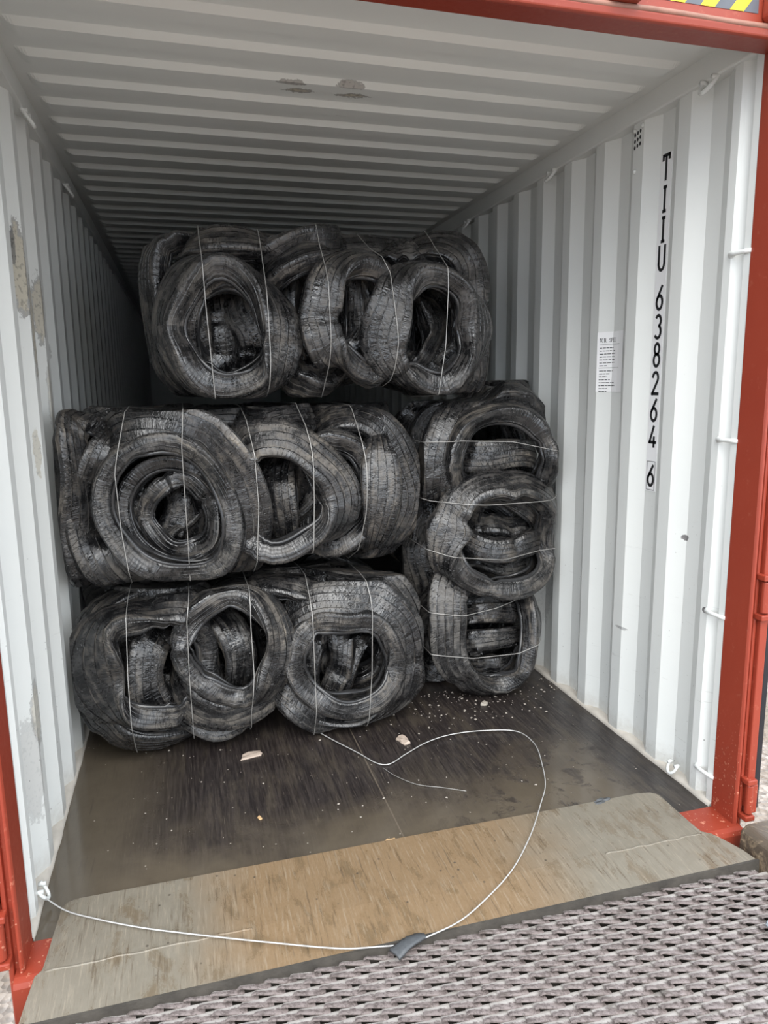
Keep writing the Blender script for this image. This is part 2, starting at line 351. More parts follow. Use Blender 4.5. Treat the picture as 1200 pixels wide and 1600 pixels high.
TYRES = {
 'T': [
  (0.1044, [(0.483,1.066,1.827,35,0.17), (0.517,1.055,1.952,40,0.17), (0.603,1.058,2.047,30,0.17), (0.724,1.058,2.063,10,0.134), (0.836,1.045,1.989,20,0.152), (0.904,1.02,1.879,45,0.17), (0.925,1.007,1.775,60,0.17), (0.914,1.007,1.677,60,0.17), (0.851,1.027,1.606,20,0.152), (0.699,1.043,1.569,5,0.125), (0.579,1.038,1.619,15,0.143), (0.508,1.057,1.713,30,0.17)]),
  (0.074, [(0.572,1.127,1.872,-10,0.087), (0.613,1.106,1.973,-10,0.087), (0.723,1.083,2.01,-10,0.087), (0.84,1.095,1.957,-10,0.087), (0.9,1.107,1.848,-10,0.087), (0.892,1.18,1.697,-10,0.087), (0.723,1.189,1.602,-10,0.087), (0.586,1.196,1.685,-10,0.087)]),
  (0.087, [(0.586,1.335,2.195,15,0.13), (0.478,1.253,2.19,15,0.109), (0.435,1.257,2.098,15,0.109), (0.435,1.268,1.962,15,0.109), (0.435,1.264,1.803,15,0.109), (0.452,1.238,1.667,15,0.109), (0.559,1.228,1.57,15,0.109), (0.726,1.311,1.525,15,0.13), (0.912,1.368,1.653,15,0.13), (0.875,1.43,2.019,15,0.13), (0.739,1.425,2.195,15,0.13)]),
  (0.1044, [(0.617,1.128,2.147,30,0.13), (0.694,1.113,2.165,30,0.13), (0.785,1.115,2.169,30,0.13), (0.873,1.143,2.152,30,0.13), (0.991,1.414,2.19,30,0.13), (0.995,1.717,2.13,30,0.13), (0.804,1.78,2.13,30,0.13), (0.643,1.655,2.13,30,0.13)]),
  (0.087, [(0.654,1.53,2.13,20,0.12), (0.716,1.455,2.195,20,0.12), (0.801,1.43,2.195,20,0.12), (0.894,1.505,2.13,20,0.12), (0.939,1.78,2.13,20,0.12), (0.814,1.905,2.13,20,0.12), (0.687,1.78,2.13,20,0.12)]),
  (0.0957, [(0.891,1.18,2.001,10,0.118), (0.944,1.095,2.063,20,0.134), (1.033,1.091,2.116,25,0.142), (1.14,1.108,2.129,20,0.134), (1.253,1.18,2.064,0,0.102), (1.298,1.23,1.897,0,0.15), (1.272,1.23,1.734,0,0.15), (1.175,1.209,1.619,30,0.15), (1.051,1.135,1.584,60,0.15), (0.974,1.182,1.627,40,0.15), (0.962,1.255,1.791,0,0.15), (0.924,1.255,1.916,0,0.15)]),
  (0.087, [(0.909,1.184,2.102,50,0.16), (0.958,1.127,2.146,50,0.16), (1.043,1.137,2.183,40,0.16), (1.131,1.163,2.185,30,0.16), (1.257,1.351,2.188,0,0.16), (1.231,1.499,2.11,0,0.16), (1.027,1.431,2.08,0,0.16)]),
  (0.1001, [(1.088,0.995,1.906,65,0.17), (1.122,1.007,2.018,50,0.17), (1.207,1.021,2.077,30,0.17), (1.299,1.034,2.089,15,0.143), (1.381,1.058,2.067,10,0.134), (1.436,1.095,1.966,0,0.116), (1.433,1.12,1.777,0,0.116), (1.37,1.072,1.633,20,0.152), (1.286,1.048,1.626,5,0.125), (1.198,1.02,1.706,5,0.125), (1.129,1.007,1.719,55,0.17), (1.091,0.995,1.782,70,0.17)]),
  (0.1001, [(1.374,0.995,1.783,70,0.21), (1.391,0.995,1.911,70,0.19), (1.434,1.007,2.005,45,0.16), (1.523,1.02,2.051,15,0.134), (1.634,1.024,2.055,15,0.134), (1.737,1.042,1.995,30,0.16), (1.802,1.048,1.893,45,0.16), (1.808,1.05,1.774,50,0.16), (1.758,1.047,1.653,40,0.16), (1.664,1.038,1.577,10,0.126), (1.557,1.034,1.586,10,0.126), (1.466,1.021,1.639,20,0.143), (1.396,0.995,1.682,65,0.16)]),
  (0.087, [(1.605,1.265,2.195,45,0.17), (1.663,1.194,2.195,45,0.17), (1.744,1.145,2.194,45,0.17), (1.838,1.149,2.116,45,0.17), (1.865,1.204,2.004,45,0.17), (1.865,1.208,1.848,45,0.17), (1.865,1.217,1.705,45,0.17), (1.854,1.24,1.584,45,0.17), (1.729,1.284,1.525,45,0.17), (1.636,1.371,1.538,45,0.17), (1.606,1.494,1.851,45,0.17), (1.61,1.444,2.13,45,0.17)]),
  (0.087, [(1.478,1.285,2.165,40,0.14), (1.522,1.212,2.169,40,0.14), (1.604,1.237,2.168,40,0.14), (1.714,1.385,2.142,40,0.14), (1.714,1.571,2.095,40,0.14), (1.557,1.5,2.115,40,0.14)]),
  (0.087, [(1.208,1.34,2.173,20,0.14), (1.327,1.326,2.195,20,0.14), (1.481,1.38,2.195,20,0.14), (1.624,1.43,2.195,20,0.14), (1.698,1.78,2.13,20,0.14), (1.47,1.842,2.13,20,0.14), (1.287,1.64,2.13,20,0.14)]),
  (0.0783, [(1.333,1.205,2.036,-20,0.107), (1.357,1.18,1.93,-20,0.107), (1.335,1.18,1.825,-20,0.107), (1.258,1.18,1.727,-20,0.107), (1.223,1.305,1.803,-20,0.12), (1.24,1.405,1.952,-20,0.12), (1.277,1.305,2.041,-20,0.12)]),
  (0.0783, [(1.26,1.305,1.988,30,0.14), (1.271,1.255,1.891,30,0.14), (1.266,1.28,1.809,30,0.14), (1.244,1.368,1.792,30,0.14), (1.248,1.493,1.889,30,0.14), (1.245,1.43,1.979,30,0.14)]),
  (0.0783, [(1.617,1.307,1.995,10,0.11), (1.67,1.263,1.913,10,0.11), (1.67,1.238,1.801,10,0.11), (1.608,1.206,1.697,10,0.087), (1.548,1.23,1.675,10,0.11), (1.566,1.368,1.777,10,0.11), (1.596,1.431,1.928,10,0.11)]),
  (0.0783, [(1.736,1.352,1.986,30,0.12), (1.765,1.334,1.889,30,0.12), (1.736,1.301,1.757,30,0.12), (1.651,1.261,1.659,30,0.12), (1.597,1.306,1.636,30,0.12), (1.68,1.502,1.81,30,0.12), (1.72,1.51,1.971,30,0.12)]),
  (0.0783, [(1.824,1.304,1.951,20,0.14), (1.832,1.257,1.851,20,0.125), (1.802,1.246,1.738,20,0.125), (1.735,1.251,1.658,20,0.14), (1.776,1.462,1.766,20,0.14), (1.8,1.476,1.919,20,0.14)]),
  (0.087, [(0.791,1.305,1.974,0,0.19), (0.825,1.255,1.894,0,0.19), (0.842,1.255,1.805,0,0.19), (0.833,1.28,1.708,0,0.19), (0.914,1.555,1.734,0,0.19), (0.935,1.618,1.892,0,0.19), (0.887,1.555,1.99,0,0.19)]),
  (0.087, [(0.715,1.33,1.962,0,0.16), (0.723,1.305,1.877,0,0.16), (0.733,1.305,1.793,0,0.16), (0.737,1.33,1.71,0,0.16), (0.696,1.619,1.738,0,0.16), (0.692,1.681,1.895,0,0.16), (0.698,1.556,1.973,0,0.16)]),
  (0.087, [(0.594,1.32,1.904,0,0.15), (0.595,1.294,1.82,0,0.15), (0.633,1.313,1.738,0,0.15), (0.706,1.306,1.681,0,0.15), (0.689,1.557,1.659,0,0.15), (0.605,1.63,1.738,0,0.15), (0.583,1.572,1.884,0,0.15)]),
  (0.087, [(0.996,1.23,2.024,0,0.13), (0.995,1.205,1.912,0,0.088), (0.998,1.205,1.802,0,0.088), (1.005,1.23,1.692,0,0.13), (1.11,1.555,1.703,0,0.13), (1.143,1.618,1.894,0,0.13), (1.106,1.555,2.055,0,0.13)]),
 ],
 'M': [
  (0.087, [(0.177,1.002,1.141,0,0.102), (0.218,0.993,1.272,0,0.102), (0.335,0.98,1.352,0,0.102), (0.468,0.983,1.373,0,0.102), (0.586,0.98,1.303,10,0.118), (0.672,0.967,1.149,15,0.126), (0.712,0.967,0.977,15,0.126), (0.643,0.997,0.842,0,0.102), (0.492,1.011,0.816,0,0.102), (0.343,0.99,0.86,0,0.102), (0.243,0.989,0.952,0,0.102), (0.187,0.999,1.044,0,0.102)]),
  (0.0957, [(0.207,1.02,1.336,50,0.17), (0.131,1.039,1.264,65,0.17), (0.076,1.058,1.153,70,0.17), (0.075,1.064,1.033,70,0.17), (0.111,1.046,0.927,60,0.17), (0.185,1.012,0.852,40,0.17), (0.244,1.039,0.81,30,0.17), (0.342,1.418,0.785,0,0.17), (0.407,1.49,1.003,0,0.17), (0.346,1.39,1.259,0,0.17), (0.266,1.171,1.352,20,0.152)]),
  (0.1044, [(0.248,1.063,1.375,40,0.22), (0.302,1.04,1.43,45,0.22), (0.402,1.041,1.453,45,0.22), (0.513,0.994,1.411,50,0.22), (0.624,0.98,1.346,60,0.22), (0.71,0.98,1.237,60,0.22), (0.756,0.98,1.097,60,0.22), (0.755,1.005,0.943,55,0.22), (0.703,1.121,0.8,40,0.22), (0.556,1.427,0.785,0,0.22), (0.311,1.514,0.85,0,0.22), (0.211,1.467,1.104,0,0.22)]),
  (0.074, [(0.334,1.14,1.041,0,0.075), (0.38,1.092,1.147,0,0.075), (0.464,1.092,1.205,0,0.075), (0.559,1.08,1.171,0,0.075), (0.62,1.055,1.069,0,0.075), (0.606,1.055,0.952,0,0.075), (0.52,1.082,0.896,0,0.075), (0.402,1.092,0.927,0,0.075)]),
  (0.0653, [(0.256,1.087,1.124,-10,0.079), (0.321,1.081,1.228,-10,0.079), (0.439,1.08,1.276,-10,0.079), (0.562,1.067,1.242,-10,0.079), (0.646,1.055,1.131,-10,0.079), (0.669,1.055,0.979,-10,0.079), (0.61,1.06,0.878,-10,0.079), (0.465,1.08,0.853,-10,0.079), (0.328,1.081,0.911,-10,0.079), (0.262,1.086,1.008,-10,0.079)]),
  (0.0696, [(0.474,1.265,1.127,0,0.12), (0.465,1.24,1.041,0,0.12), (0.439,1.24,0.951,0,0.12), (0.483,1.52,0.877,0,0.12), (0.533,1.578,0.981,0,0.12), (0.512,1.515,1.082,0,0.12)]),
  (0.0696, [(0.537,1.29,1.137,0,0.15), (0.565,1.265,1.064,0,0.15), (0.568,1.265,0.98,0,0.15), (0.524,1.291,0.902,0,0.15), (0.466,1.644,0.881,0,0.15), (0.494,1.64,1.047,0,0.15)]),
  (0.0783, [(0.287,1.218,1.167,0,0.14), (0.267,1.195,1.076,0,0.14), (0.29,1.193,0.978,0,0.14), (0.343,1.218,0.888,0,0.14), (0.359,1.515,0.913,0,0.14), (0.329,1.516,1.091,0,0.14)]),
  (0.087, [(0.109,1.053,1.47,20,0.12), (0.075,1.012,1.413,50,0.14), (0.075,1.008,1.3,60,0.17), (0.075,1.015,1.177,60,0.17), (0.075,1.03,1.042,60,0.17), (0.075,1.044,0.917,60,0.17), (0.092,1.077,0.829,40,0.17), (0.137,1.197,0.827,0,0.116), (0.15,1.256,0.976,0,0.17), (0.158,1.254,1.169,0,0.17), (0.158,1.217,1.314,0,0.17), (0.15,1.109,1.427,0,0.12)]),
  (0.087, [(0.11,1.434,1.44,30,0.15), (0.16,1.412,1.44,30,0.15), (0.265,1.49,1.44,30,0.15), (0.4,1.515,1.44,30,0.15), (0.506,1.552,1.44,30,0.15), (0.522,1.838,1.44,30,0.15), (0.251,1.904,1.44,30,0.15), (0.11,1.748,1.44,30,0.15)]),
  (0.087, [(0.15,1.244,1.435,20,0.14), (0.219,1.242,1.476,20,0.14), (0.322,1.255,1.493,20,0.14), (0.443,1.257,1.494,20,0.14), (0.542,1.27,1.48,20,0.14), (0.602,1.551,1.44,20,0.14), (0.39,1.702,1.44,20,0.14), (0.19,1.563,1.44,20,0.14)]),
  (0.087, [(0.594,1.292,1.437,20,0.14), (0.674,1.262,1.469,20,0.14), (0.777,1.255,1.459,20,0.14), (0.851,1.285,1.423,20,0.14), (0.91,1.594,1.417,20,0.14), (0.74,1.683,1.44,20,0.14), (0.619,1.551,1.44,20,0.14)]),
  (0.0957, [(0.759,0.98,1.335,55,0.17), (0.849,0.957,1.365,60,0.17), (0.953,0.943,1.356,60,0.17), (1.038,0.942,1.292,55,0.17), (1.102,0.942,1.202,50,0.17), (1.148,0.93,1.098,55,0.17), (1.101,0.93,0.989,25,0.161), (1.005,0.942,0.94,10,0.134), (0.895,0.959,0.881,10,0.134), (0.803,0.985,0.879,10,0.134), (0.751,1.018,0.943,0,0.116), (0.742,1.042,1.089,0,0.116), (0.748,1.03,1.237,20,0.152)]),
  (0.0957, [(1.062,1.03,1.335,0,0.095), (1.159,1.018,1.351,0,0.095), (1.246,1.006,1.301,0,0.095), (1.3,1.011,1.2,0,0.095), (1.313,1.026,1.059,0,0.095), (1.261,1.032,0.92,0,0.095), (1.158,1.037,0.871,0,0.095), (1.082,1.084,0.883,0,0.095), (1.032,1.19,0.97,0,0.14), (1.027,1.165,1.172,0,0.095)]),
  (0.0957, [(1.319,1.014,1.327,5,0.1), (1.324,0.952,1.235,5,0.18), (1.335,0.942,1.123,5,0.2), (1.324,0.952,1.008,5,0.16), (1.303,1.012,0.898,5,0.1), (1.45,1.462,0.85,0,0.2), (1.45,1.615,0.997,0,0.2), (1.45,1.465,1.244,0,0.2)]),
  (0.0914, [(1.134,1.153,1.408,40,0.17), (1.232,1.095,1.439,40,0.17), (1.342,1.068,1.407,40,0.17), (1.436,1.091,1.31,40,0.17), (1.489,1.11,1.18,40,0.17), (1.493,1.111,1.052,40,0.17), (1.444,1.106,0.926,40,0.17), (1.36,1.11,0.816,40,0.17), (1.273,1.342,0.785,40,0.17), (1.133,1.409,0.85,40,0.17), (1.106,1.39,1.183,40,0.17)]),
  (0.087, [(0.925,1.14,1.233,0,0.143), (0.911,1.055,1.153,0,0.143), (0.91,1.055,1.047,0,0.143), (0.944,1.14,0.921,0,0.143), (1.066,1.467,0.85,0,0.21), (1.1,1.54,0.992,0,0.21), (1.051,1.465,1.178,0,0.21)]),
  (0.074, [(1.197,1.14,1.221,-25,0.114), (1.249,1.094,1.162,-25,0.114), (1.272,1.096,1.082,-25,0.114), (1.245,1.094,0.989,-25,0.114), (1.19,1.14,0.944,-25,0.114), (1.13,1.19,1.004,-25,0.12), (1.134,1.19,1.156,-25,0.12)]),
  (0.0696, [(1.102,1.19,1.141,20,0.13), (1.122,1.14,1.092,20,0.116), (1.104,1.14,1.021,20,0.116), (1.065,1.19,0.984,20,0.13), (1.057,1.328,1.027,20,0.13), (1.076,1.328,1.109,20,0.13)]),
  (0.087, [(0.777,1.156,1.414,30,0.14), (0.88,1.069,1.437,30,0.14), (1.002,1.101,1.426,30,0.14), (1.086,1.474,1.428,30,0.14), (0.953,1.608,1.44,30,0.14), (0.813,1.474,1.427,30,0.14)]),
  (0.087, [(0.831,1.387,1.44,20,0.13), (0.947,1.351,1.488,20,0.13), (1.07,1.368,1.477,20,0.13), (1.131,1.683,1.44,20,0.13), (1.007,1.82,1.44,20,0.13), (0.868,1.687,1.44,20,0.13)]),
  (0.087, [(1.117,1.309,1.465,20,0.14), (1.222,1.264,1.472,20,0.14), (1.36,1.287,1.469,20,0.14), (1.464,1.361,1.423,20,0.14), (1.45,1.729,1.36,20,0.14), (1.391,1.789,1.427,20,0.14), (1.201,1.676,1.44,20,0.14)]),
  (0.087, [(0.858,1.215,1.236,-10,0.1), (0.843,1.19,1.123,-10,0.1), (0.845,1.19,0.997,-10,0.1), (0.88,1.196,0.874,-10,0.1), (0.972,1.417,0.85,-10,0.1), (0.967,1.515,1.004,-10,0.1), (0.924,1.39,1.191,-10,0.1)]),
 ],
 'B': [
  (0.1001, [(0.102,0.955,0.466,65,0.24), (0.12,0.963,0.578,60,0.2), (0.179,0.974,0.638,30,0.16), (0.28,0.967,0.644,25,0.151), (0.382,0.971,0.658,40,0.16), (0.486,0.997,0.662,40,0.16), (0.536,1.035,0.538,0,0.109), (0.533,1.035,0.343,0,0.109), (0.475,0.985,0.229,5,0.117), (0.353,0.948,0.197,5,0.117), (0.253,0.939,0.231,15,0.134), (0.174,0.938,0.254,50,0.16), (0.12,0.95,0.347,65,0.22)]),
  (0.087, [(0.075,1.056,0.455,20,0.134), (0.075,1.03,0.36,20,0.134), (0.075,0.984,0.258,20,0.134), (0.133,0.959,0.186,20,0.134), (0.238,0.965,0.132,20,0.134), (0.38,1.025,0.089,20,0.134), (0.491,1.169,0.069,20,0.134), (0.529,1.37,0.253,20,0.15), (0.481,1.37,0.517,20,0.15), (0.356,1.212,0.674,20,0.15), (0.236,1.166,0.683,20,0.134), (0.108,1.091,0.634,20,0.134), (0.075,1.082,0.548,20,0.134)]),
  (0.0914, [(0.446,0.948,0.472,0,0.102), (0.47,0.948,0.582,0,0.102), (0.542,0.963,0.671,0,0.102), (0.636,0.98,0.706,0,0.102), (0.729,0.976,0.698,10,0.118), (0.803,0.941,0.641,35,0.15), (0.855,0.922,0.549,55,0.15), (0.863,0.922,0.455,60,0.15), (0.826,0.922,0.358,60,0.15), (0.749,0.935,0.261,30,0.15), (0.647,0.948,0.253,5,0.11), (0.557,0.948,0.32,0,0.102), (0.483,0.948,0.391,0,0.102)]),
  (0.087, [(0.457,0.985,0.287,20,0.134), (0.516,0.96,0.211,30,0.15), (0.615,0.96,0.173,30,0.15), (0.712,0.96,0.199,30,0.15), (0.797,0.985,0.225,20,0.134), (0.845,1.245,0.263,0,0.15), (0.765,1.433,0.469,0,0.15), (0.563,1.433,0.532,0,0.15), (0.456,1.308,0.371,0,0.15)]),
  (0.087, [(0.479,1.035,0.166,30,0.14), (0.571,1.035,0.096,30,0.14), (0.661,1.028,0.119,30,0.14), (0.746,1.128,0.111,0,0.095), (0.751,1.433,0.156,0,0.14), (0.543,1.433,0.182,0,0.14)]),
  (0.087, [(0.362,1.12,0.513,40,0.17), (0.306,1.035,0.479,45,0.17), (0.29,1.023,0.385,45,0.17), (0.307,1.035,0.277,40,0.17), (0.357,1.06,0.188,20,0.152), (0.411,1.246,0.147,0,0.17), (0.435,1.345,0.274,0,0.17), (0.406,1.245,0.432,0,0.17)]),
  (0.0783, [(0.21,1.204,0.453,0,0.12), (0.191,1.182,0.367,0,0.12), (0.189,1.207,0.26,0,0.12), (0.22,1.378,0.116,0,0.12), (0.238,1.5,0.238,0,0.12), (0.224,1.377,0.39,0,0.12)]),
  (0.087, [(0.622,1.145,0.548,0,0.15), (0.674,1.06,0.499,0,0.15), (0.699,1.06,0.384,0,0.15), (0.681,1.12,0.24,0,0.15), (0.624,1.451,0.12,0,0.22), (0.601,1.52,0.259,0,0.22), (0.597,1.445,0.411,0,0.22)]),
  (0.087, [(0.552,1.145,0.499,0,0.082), (0.569,1.12,0.41,0,0.082), (0.579,1.12,0.327,0,0.082), (0.59,1.145,0.233,0,0.082), (0.541,1.448,0.131,0,0.12), (0.516,1.495,0.251,0,0.12), (0.53,1.445,0.375,0,0.12)]),
  (0.0696, [(0.374,1.245,0.279,0,0.12), (0.378,1.195,0.207,0,0.12), (0.351,1.197,0.135,0,0.12), (0.409,1.529,0.09,0,0.12), (0.426,1.499,0.125,0,0.12)]),
  (0.087, [(0.075,1.486,0.529,30,0.16), (0.075,1.419,0.636,30,0.16), (0.134,1.37,0.691,30,0.16), (0.246,1.369,0.69,30,0.16), (0.334,1.41,0.671,30,0.16), (0.342,1.683,0.434,30,0.16), (0.128,1.771,0.317,30,0.16), (0.075,1.688,0.377,30,0.16)]),
  (0.087, [(0.22,1.191,0.685,20,0.13), (0.317,1.153,0.706,20,0.116), (0.417,1.154,0.708,20,0.116), (0.503,1.187,0.675,20,0.13), (0.525,1.495,0.561,20,0.13), (0.361,1.62,0.568,20,0.13), (0.231,1.501,0.596,20,0.13)]),
  (0.0957, [(0.913,0.948,0.413,0,0.102), (0.954,0.948,0.518,0,0.102), (1.043,0.948,0.572,10,0.118), (1.159,0.948,0.572,15,0.126), (1.273,0.95,0.551,15,0.126), (1.359,0.961,0.462,10,0.118), (1.401,0.97,0.338,10,0.118), (1.36,0.962,0.213,5,0.11), (1.25,0.936,0.156,5,0.11), (1.115,0.935,0.154,5,0.11), (0.999,0.935,0.211,5,0.11), (0.93,0.935,0.305,0,0.102)]),
  (0.0957, [(0.938,0.998,0.582,50,0.17), (1.048,0.965,0.636,50,0.17), (1.181,0.968,0.65,50,0.17), (1.306,0.966,0.619,55,0.17), (1.403,0.971,0.503,60,0.19), (1.456,0.973,0.356,65,0.21), (1.445,0.982,0.219,65,0.2), (1.376,0.977,0.129,50,0.17), (1.26,1.014,0.06,30,0.17), (1.082,1.019,0.075,30,0.17), (0.964,1.063,0.13,10,0.134), (0.927,1.22,0.241,0,0.17), (0.92,1.182,0.426,0,0.17)]),
  (0.0914, [(1.062,1.156,0.711,45,0.16), (1.178,1.089,0.738,45,0.16), (1.318,1.064,0.72,45,0.16), (1.42,1.05,0.641,45,0.16), (1.493,1.072,0.52,45,0.16), (1.535,1.091,0.38,45,0.16), (1.535,1.117,0.24,45,0.16), (1.514,1.178,0.112,45,0.16), (1.446,1.452,0.09,45,0.16), (1.176,1.47,0.206,45,0.16), (1.078,1.37,0.523,45,0.16)]),
  (0.087, [(0.8,1.067,0.705,40,0.15), (0.896,1.039,0.72,45,0.15), (1.001,1.033,0.688,40,0.15), (1.105,1.37,0.573,40,0.15), (1.023,1.558,0.584,40,0.15), (0.852,1.435,0.623,40,0.15)]),
  (0.087, [(1.14,1.066,0.703,30,0.14), (1.213,1.034,0.713,45,0.14), (1.285,1.034,0.69,40,0.14), (1.404,1.269,0.574,0,0.14), (1.376,1.512,0.5,0,0.14), (1.21,1.37,0.581,0,0.14)]),
  (0.087, [(0.794,1.32,0.692,20,0.14), (0.904,1.284,0.717,20,0.14), (1.032,1.261,0.72,20,0.14), (1.117,1.323,0.698,20,0.14), (1.152,1.62,0.603,20,0.14), (0.959,1.745,0.607,20,0.14)]),
  (0.087, [(0.85,1.01,0.227,20,0.134), (0.914,0.985,0.172,30,0.15), (1.014,0.992,0.114,20,0.134), (1.174,1.072,0.028,20,0.134), (1.354,1.47,0.09,0,0.15), (1.179,1.496,0.148,0,0.15), (0.939,1.37,0.225,0,0.15)]),
  (0.087, [(1.172,1.17,0.428,0,0.16), (1.184,1.12,0.351,0,0.109), (1.165,1.12,0.25,0,0.109), (1.109,1.148,0.134,0,0.109), (1.277,1.545,0.09,0,0.16), (1.358,1.551,0.09,0,0.16), (1.311,1.451,0.291,0,0.16)]),
  (0.087, [(1.287,1.199,0.38,0,0.12), (1.239,1.146,0.3,0,0.082), (1.203,1.145,0.201,0,0.082), (1.166,1.184,0.093,0,0.12), (1.36,1.57,0.09,0,0.12), (1.437,1.559,0.09,0,0.12)]),
  (0.0783, [(1.072,1.17,0.405,0,0.12), (1.057,1.145,0.322,0,0.082), (1.029,1.145,0.223,0,0.082), (1.023,1.17,0.153,0,0.12), (1.147,1.545,0.09,0,0.12), (1.179,1.501,0.118,0,0.12), (1.155,1.445,0.283,0,0.12)]),
  (0.0783, [(1.381,1.263,0.33,0,0.12), (1.413,1.221,0.261,0,0.12), (1.376,1.187,0.18,0,0.12), (1.273,1.198,0.135,0,0.12), (1.286,1.399,0.126,0,0.12), (1.351,1.432,0.237,0,0.12)]),
 ],
 'R': [
  (0.0957, [(1.715,1.075,1.207,0,0.102), (1.732,1.08,1.326,0,0.102), (1.839,1.107,1.418,0,0.102), (1.99,1.115,1.448,0,0.102), (2.128,1.105,1.407,0,0.102), (2.201,1.093,1.31,10,0.118), (2.23,1.108,1.19,20,0.134), (2.222,1.153,1.106,0,0.102), (2.169,1.291,1.05,0,0.102), (1.972,1.31,1.049,0,0.15), (1.787,1.175,1.101,0,0.102)]),
  (0.0957, [(1.656,1.111,1.092,50,0.17), (1.635,1.119,1.199,60,0.2), (1.642,1.116,1.319,50,0.17), (1.738,1.159,1.426,25,0.161), (1.877,1.219,1.505,10,0.134), (2.029,1.257,1.541,5,0.125), (2.165,1.25,1.523,5,0.125), (2.255,1.278,1.441,10,0.134), (2.255,1.36,1.336,20,0.152), (2.255,1.485,1.195,0,0.17), (2.19,1.685,0.983,0,0.17), (2.072,1.585,0.989,0,0.17), (1.816,1.335,1.021,0,0.17)]),
  (0.0957, [(1.813,1.285,1.222,0,0.156), (1.869,1.175,1.238,0,0.156), (1.99,1.163,1.242,0,0.156), (2.131,1.188,1.234,0,0.156), (2.255,1.41,1.172,0,0.23), (2.19,1.735,1.098,0,0.23), (2.19,1.86,1.093,0,0.23), (1.997,1.635,1.13,0,0.23)]),
  (0.087, [(2.005,1.397,1.484,0,0.13), (2.091,1.353,1.504,0,0.13), (2.206,1.349,1.489,0,0.13), (2.255,1.485,1.45,0,0.13), (2.19,1.797,1.45,0,0.13), (2.19,1.922,1.478,0,0.13), (2.134,1.695,1.477,0,0.13)]),
  (0.1001, [(1.677,1.08,0.897,65,0.22), (1.715,1.075,1.01,55,0.18), (1.817,1.087,1.08,45,0.16), (1.966,1.087,1.099,45,0.16), (2.11,1.087,1.076,40,0.16), (2.25,1.134,0.986,35,0.16), (2.255,1.188,0.849,40,0.16), (2.255,1.183,0.717,20,0.143), (2.158,1.091,0.625,0,0.109), (1.994,1.075,0.582,0,0.109), (1.841,1.075,0.621,0,0.109), (1.725,1.075,0.706,10,0.126), (1.677,1.08,0.795,45,0.16)]),
  (0.0783, [(1.899,1.26,0.962,-15,0.092), (1.941,1.2,1.026,-15,0.092), (2.039,1.188,1.022,-15,0.092), (2.146,1.189,0.975,-15,0.092), (2.251,1.247,0.868,-15,0.092), (2.255,1.41,0.744,-15,0.11), (2.17,1.454,0.702,-15,0.11), (1.971,1.385,0.801,-15,0.11)]),
  (0.087, [(1.824,1.2,0.823,10,0.126), (1.891,1.138,0.791,10,0.126), (1.997,1.125,0.769,10,0.126), (2.125,1.138,0.786,10,0.126), (2.255,1.276,0.809,0,0.109), (2.19,1.672,0.799,0,0.16), (2.19,1.728,0.827,0,0.16), (2.059,1.573,0.839,0,0.16)]),
  (0.0783, [(1.912,1.31,0.836,30,0.11), (1.979,1.26,0.854,30,0.11), (2.085,1.26,0.847,30,0.11), (2.22,1.312,0.849,30,0.11), (2.19,1.61,0.81,30,0.11), (2.19,1.797,0.812,30,0.11), (2.05,1.573,0.84,30,0.11)]),
  (0.1001, [(1.689,1.09,0.61,75,0.2), (1.677,1.079,0.486,75,0.21), (1.685,1.078,0.339,70,0.2), (1.741,1.09,0.204,45,0.16), (1.853,1.134,0.088,15,0.134), (1.983,1.147,0.053,5,0.117), (2.089,1.126,0.113,10,0.126), (2.133,1.111,0.225,30,0.16), (2.172,1.132,0.343,50,0.16), (2.168,1.156,0.455,50,0.16), (2.161,1.289,0.495,20,0.143), (1.97,1.335,0.535,0,0.16)]),
  (0.0957, [(1.837,1.203,0.295,0,0.116), (1.894,1.152,0.307,0,0.116), (2,1.153,0.295,0,0.116), (2.124,1.204,0.28,0,0.116), (2.19,1.685,0.1,0,0.17), (2.19,1.759,0.1,0,0.17), (2.022,1.632,0.1,0,0.17)]),
  (0.087, [(1.86,1.285,0.404,0,0.102), (1.913,1.2,0.425,0,0.102), (2.02,1.2,0.414,0,0.102), (2.185,1.296,0.385,0,0.102), (2.19,1.735,0.227,0,0.15), (2.19,1.818,0.197,0,0.15), (2.024,1.639,0.277,0,0.15)]),
  (0.087, [(1.872,1.36,0.458,0,0.13), (1.978,1.31,0.454,0,0.13), (2.107,1.31,0.45,0,0.13), (2.255,1.417,0.423,0,0.13), (2.19,1.797,0.307,0,0.13), (2.19,1.819,0.321,0,0.13), (2.012,1.66,0.377,0,0.13)]),
  (0.087, [(1.876,1.319,0.125,0,0.088), (1.93,1.232,0.135,0,0.088), (2.038,1.23,0.14,0,0.088), (2.172,1.316,0.137,0,0.088), (2.19,1.685,0.1,0,0.13), (2.19,1.76,0.1,0,0.13), (2.045,1.685,0.1,0,0.13)]),
  (0.087, [(1.661,1.469,0.823,0,0.19), (1.627,1.434,0.73,0,0.19), (1.634,1.43,0.618,0,0.19), (1.676,1.44,0.516,0,0.19), (1.737,1.46,0.442,0,0.19), (1.931,1.76,0.405,0,0.19), (1.954,1.822,0.581,0,0.19), (1.812,1.697,0.75,0,0.19)]),
  (0.087, [(1.699,1.432,0.086,25,0.15), (1.759,1.42,0.035,25,0.15), (1.867,1.41,0.035,25,0.15), (2.009,1.41,0.035,25,0.15), (2.175,1.435,0.035,25,0.15), (2.255,1.535,0.035,25,0.15), (2.19,1.86,0.1,25,0.15), (2.066,1.792,0.135,25,0.15), (1.842,1.677,0.1,25,0.15)]),
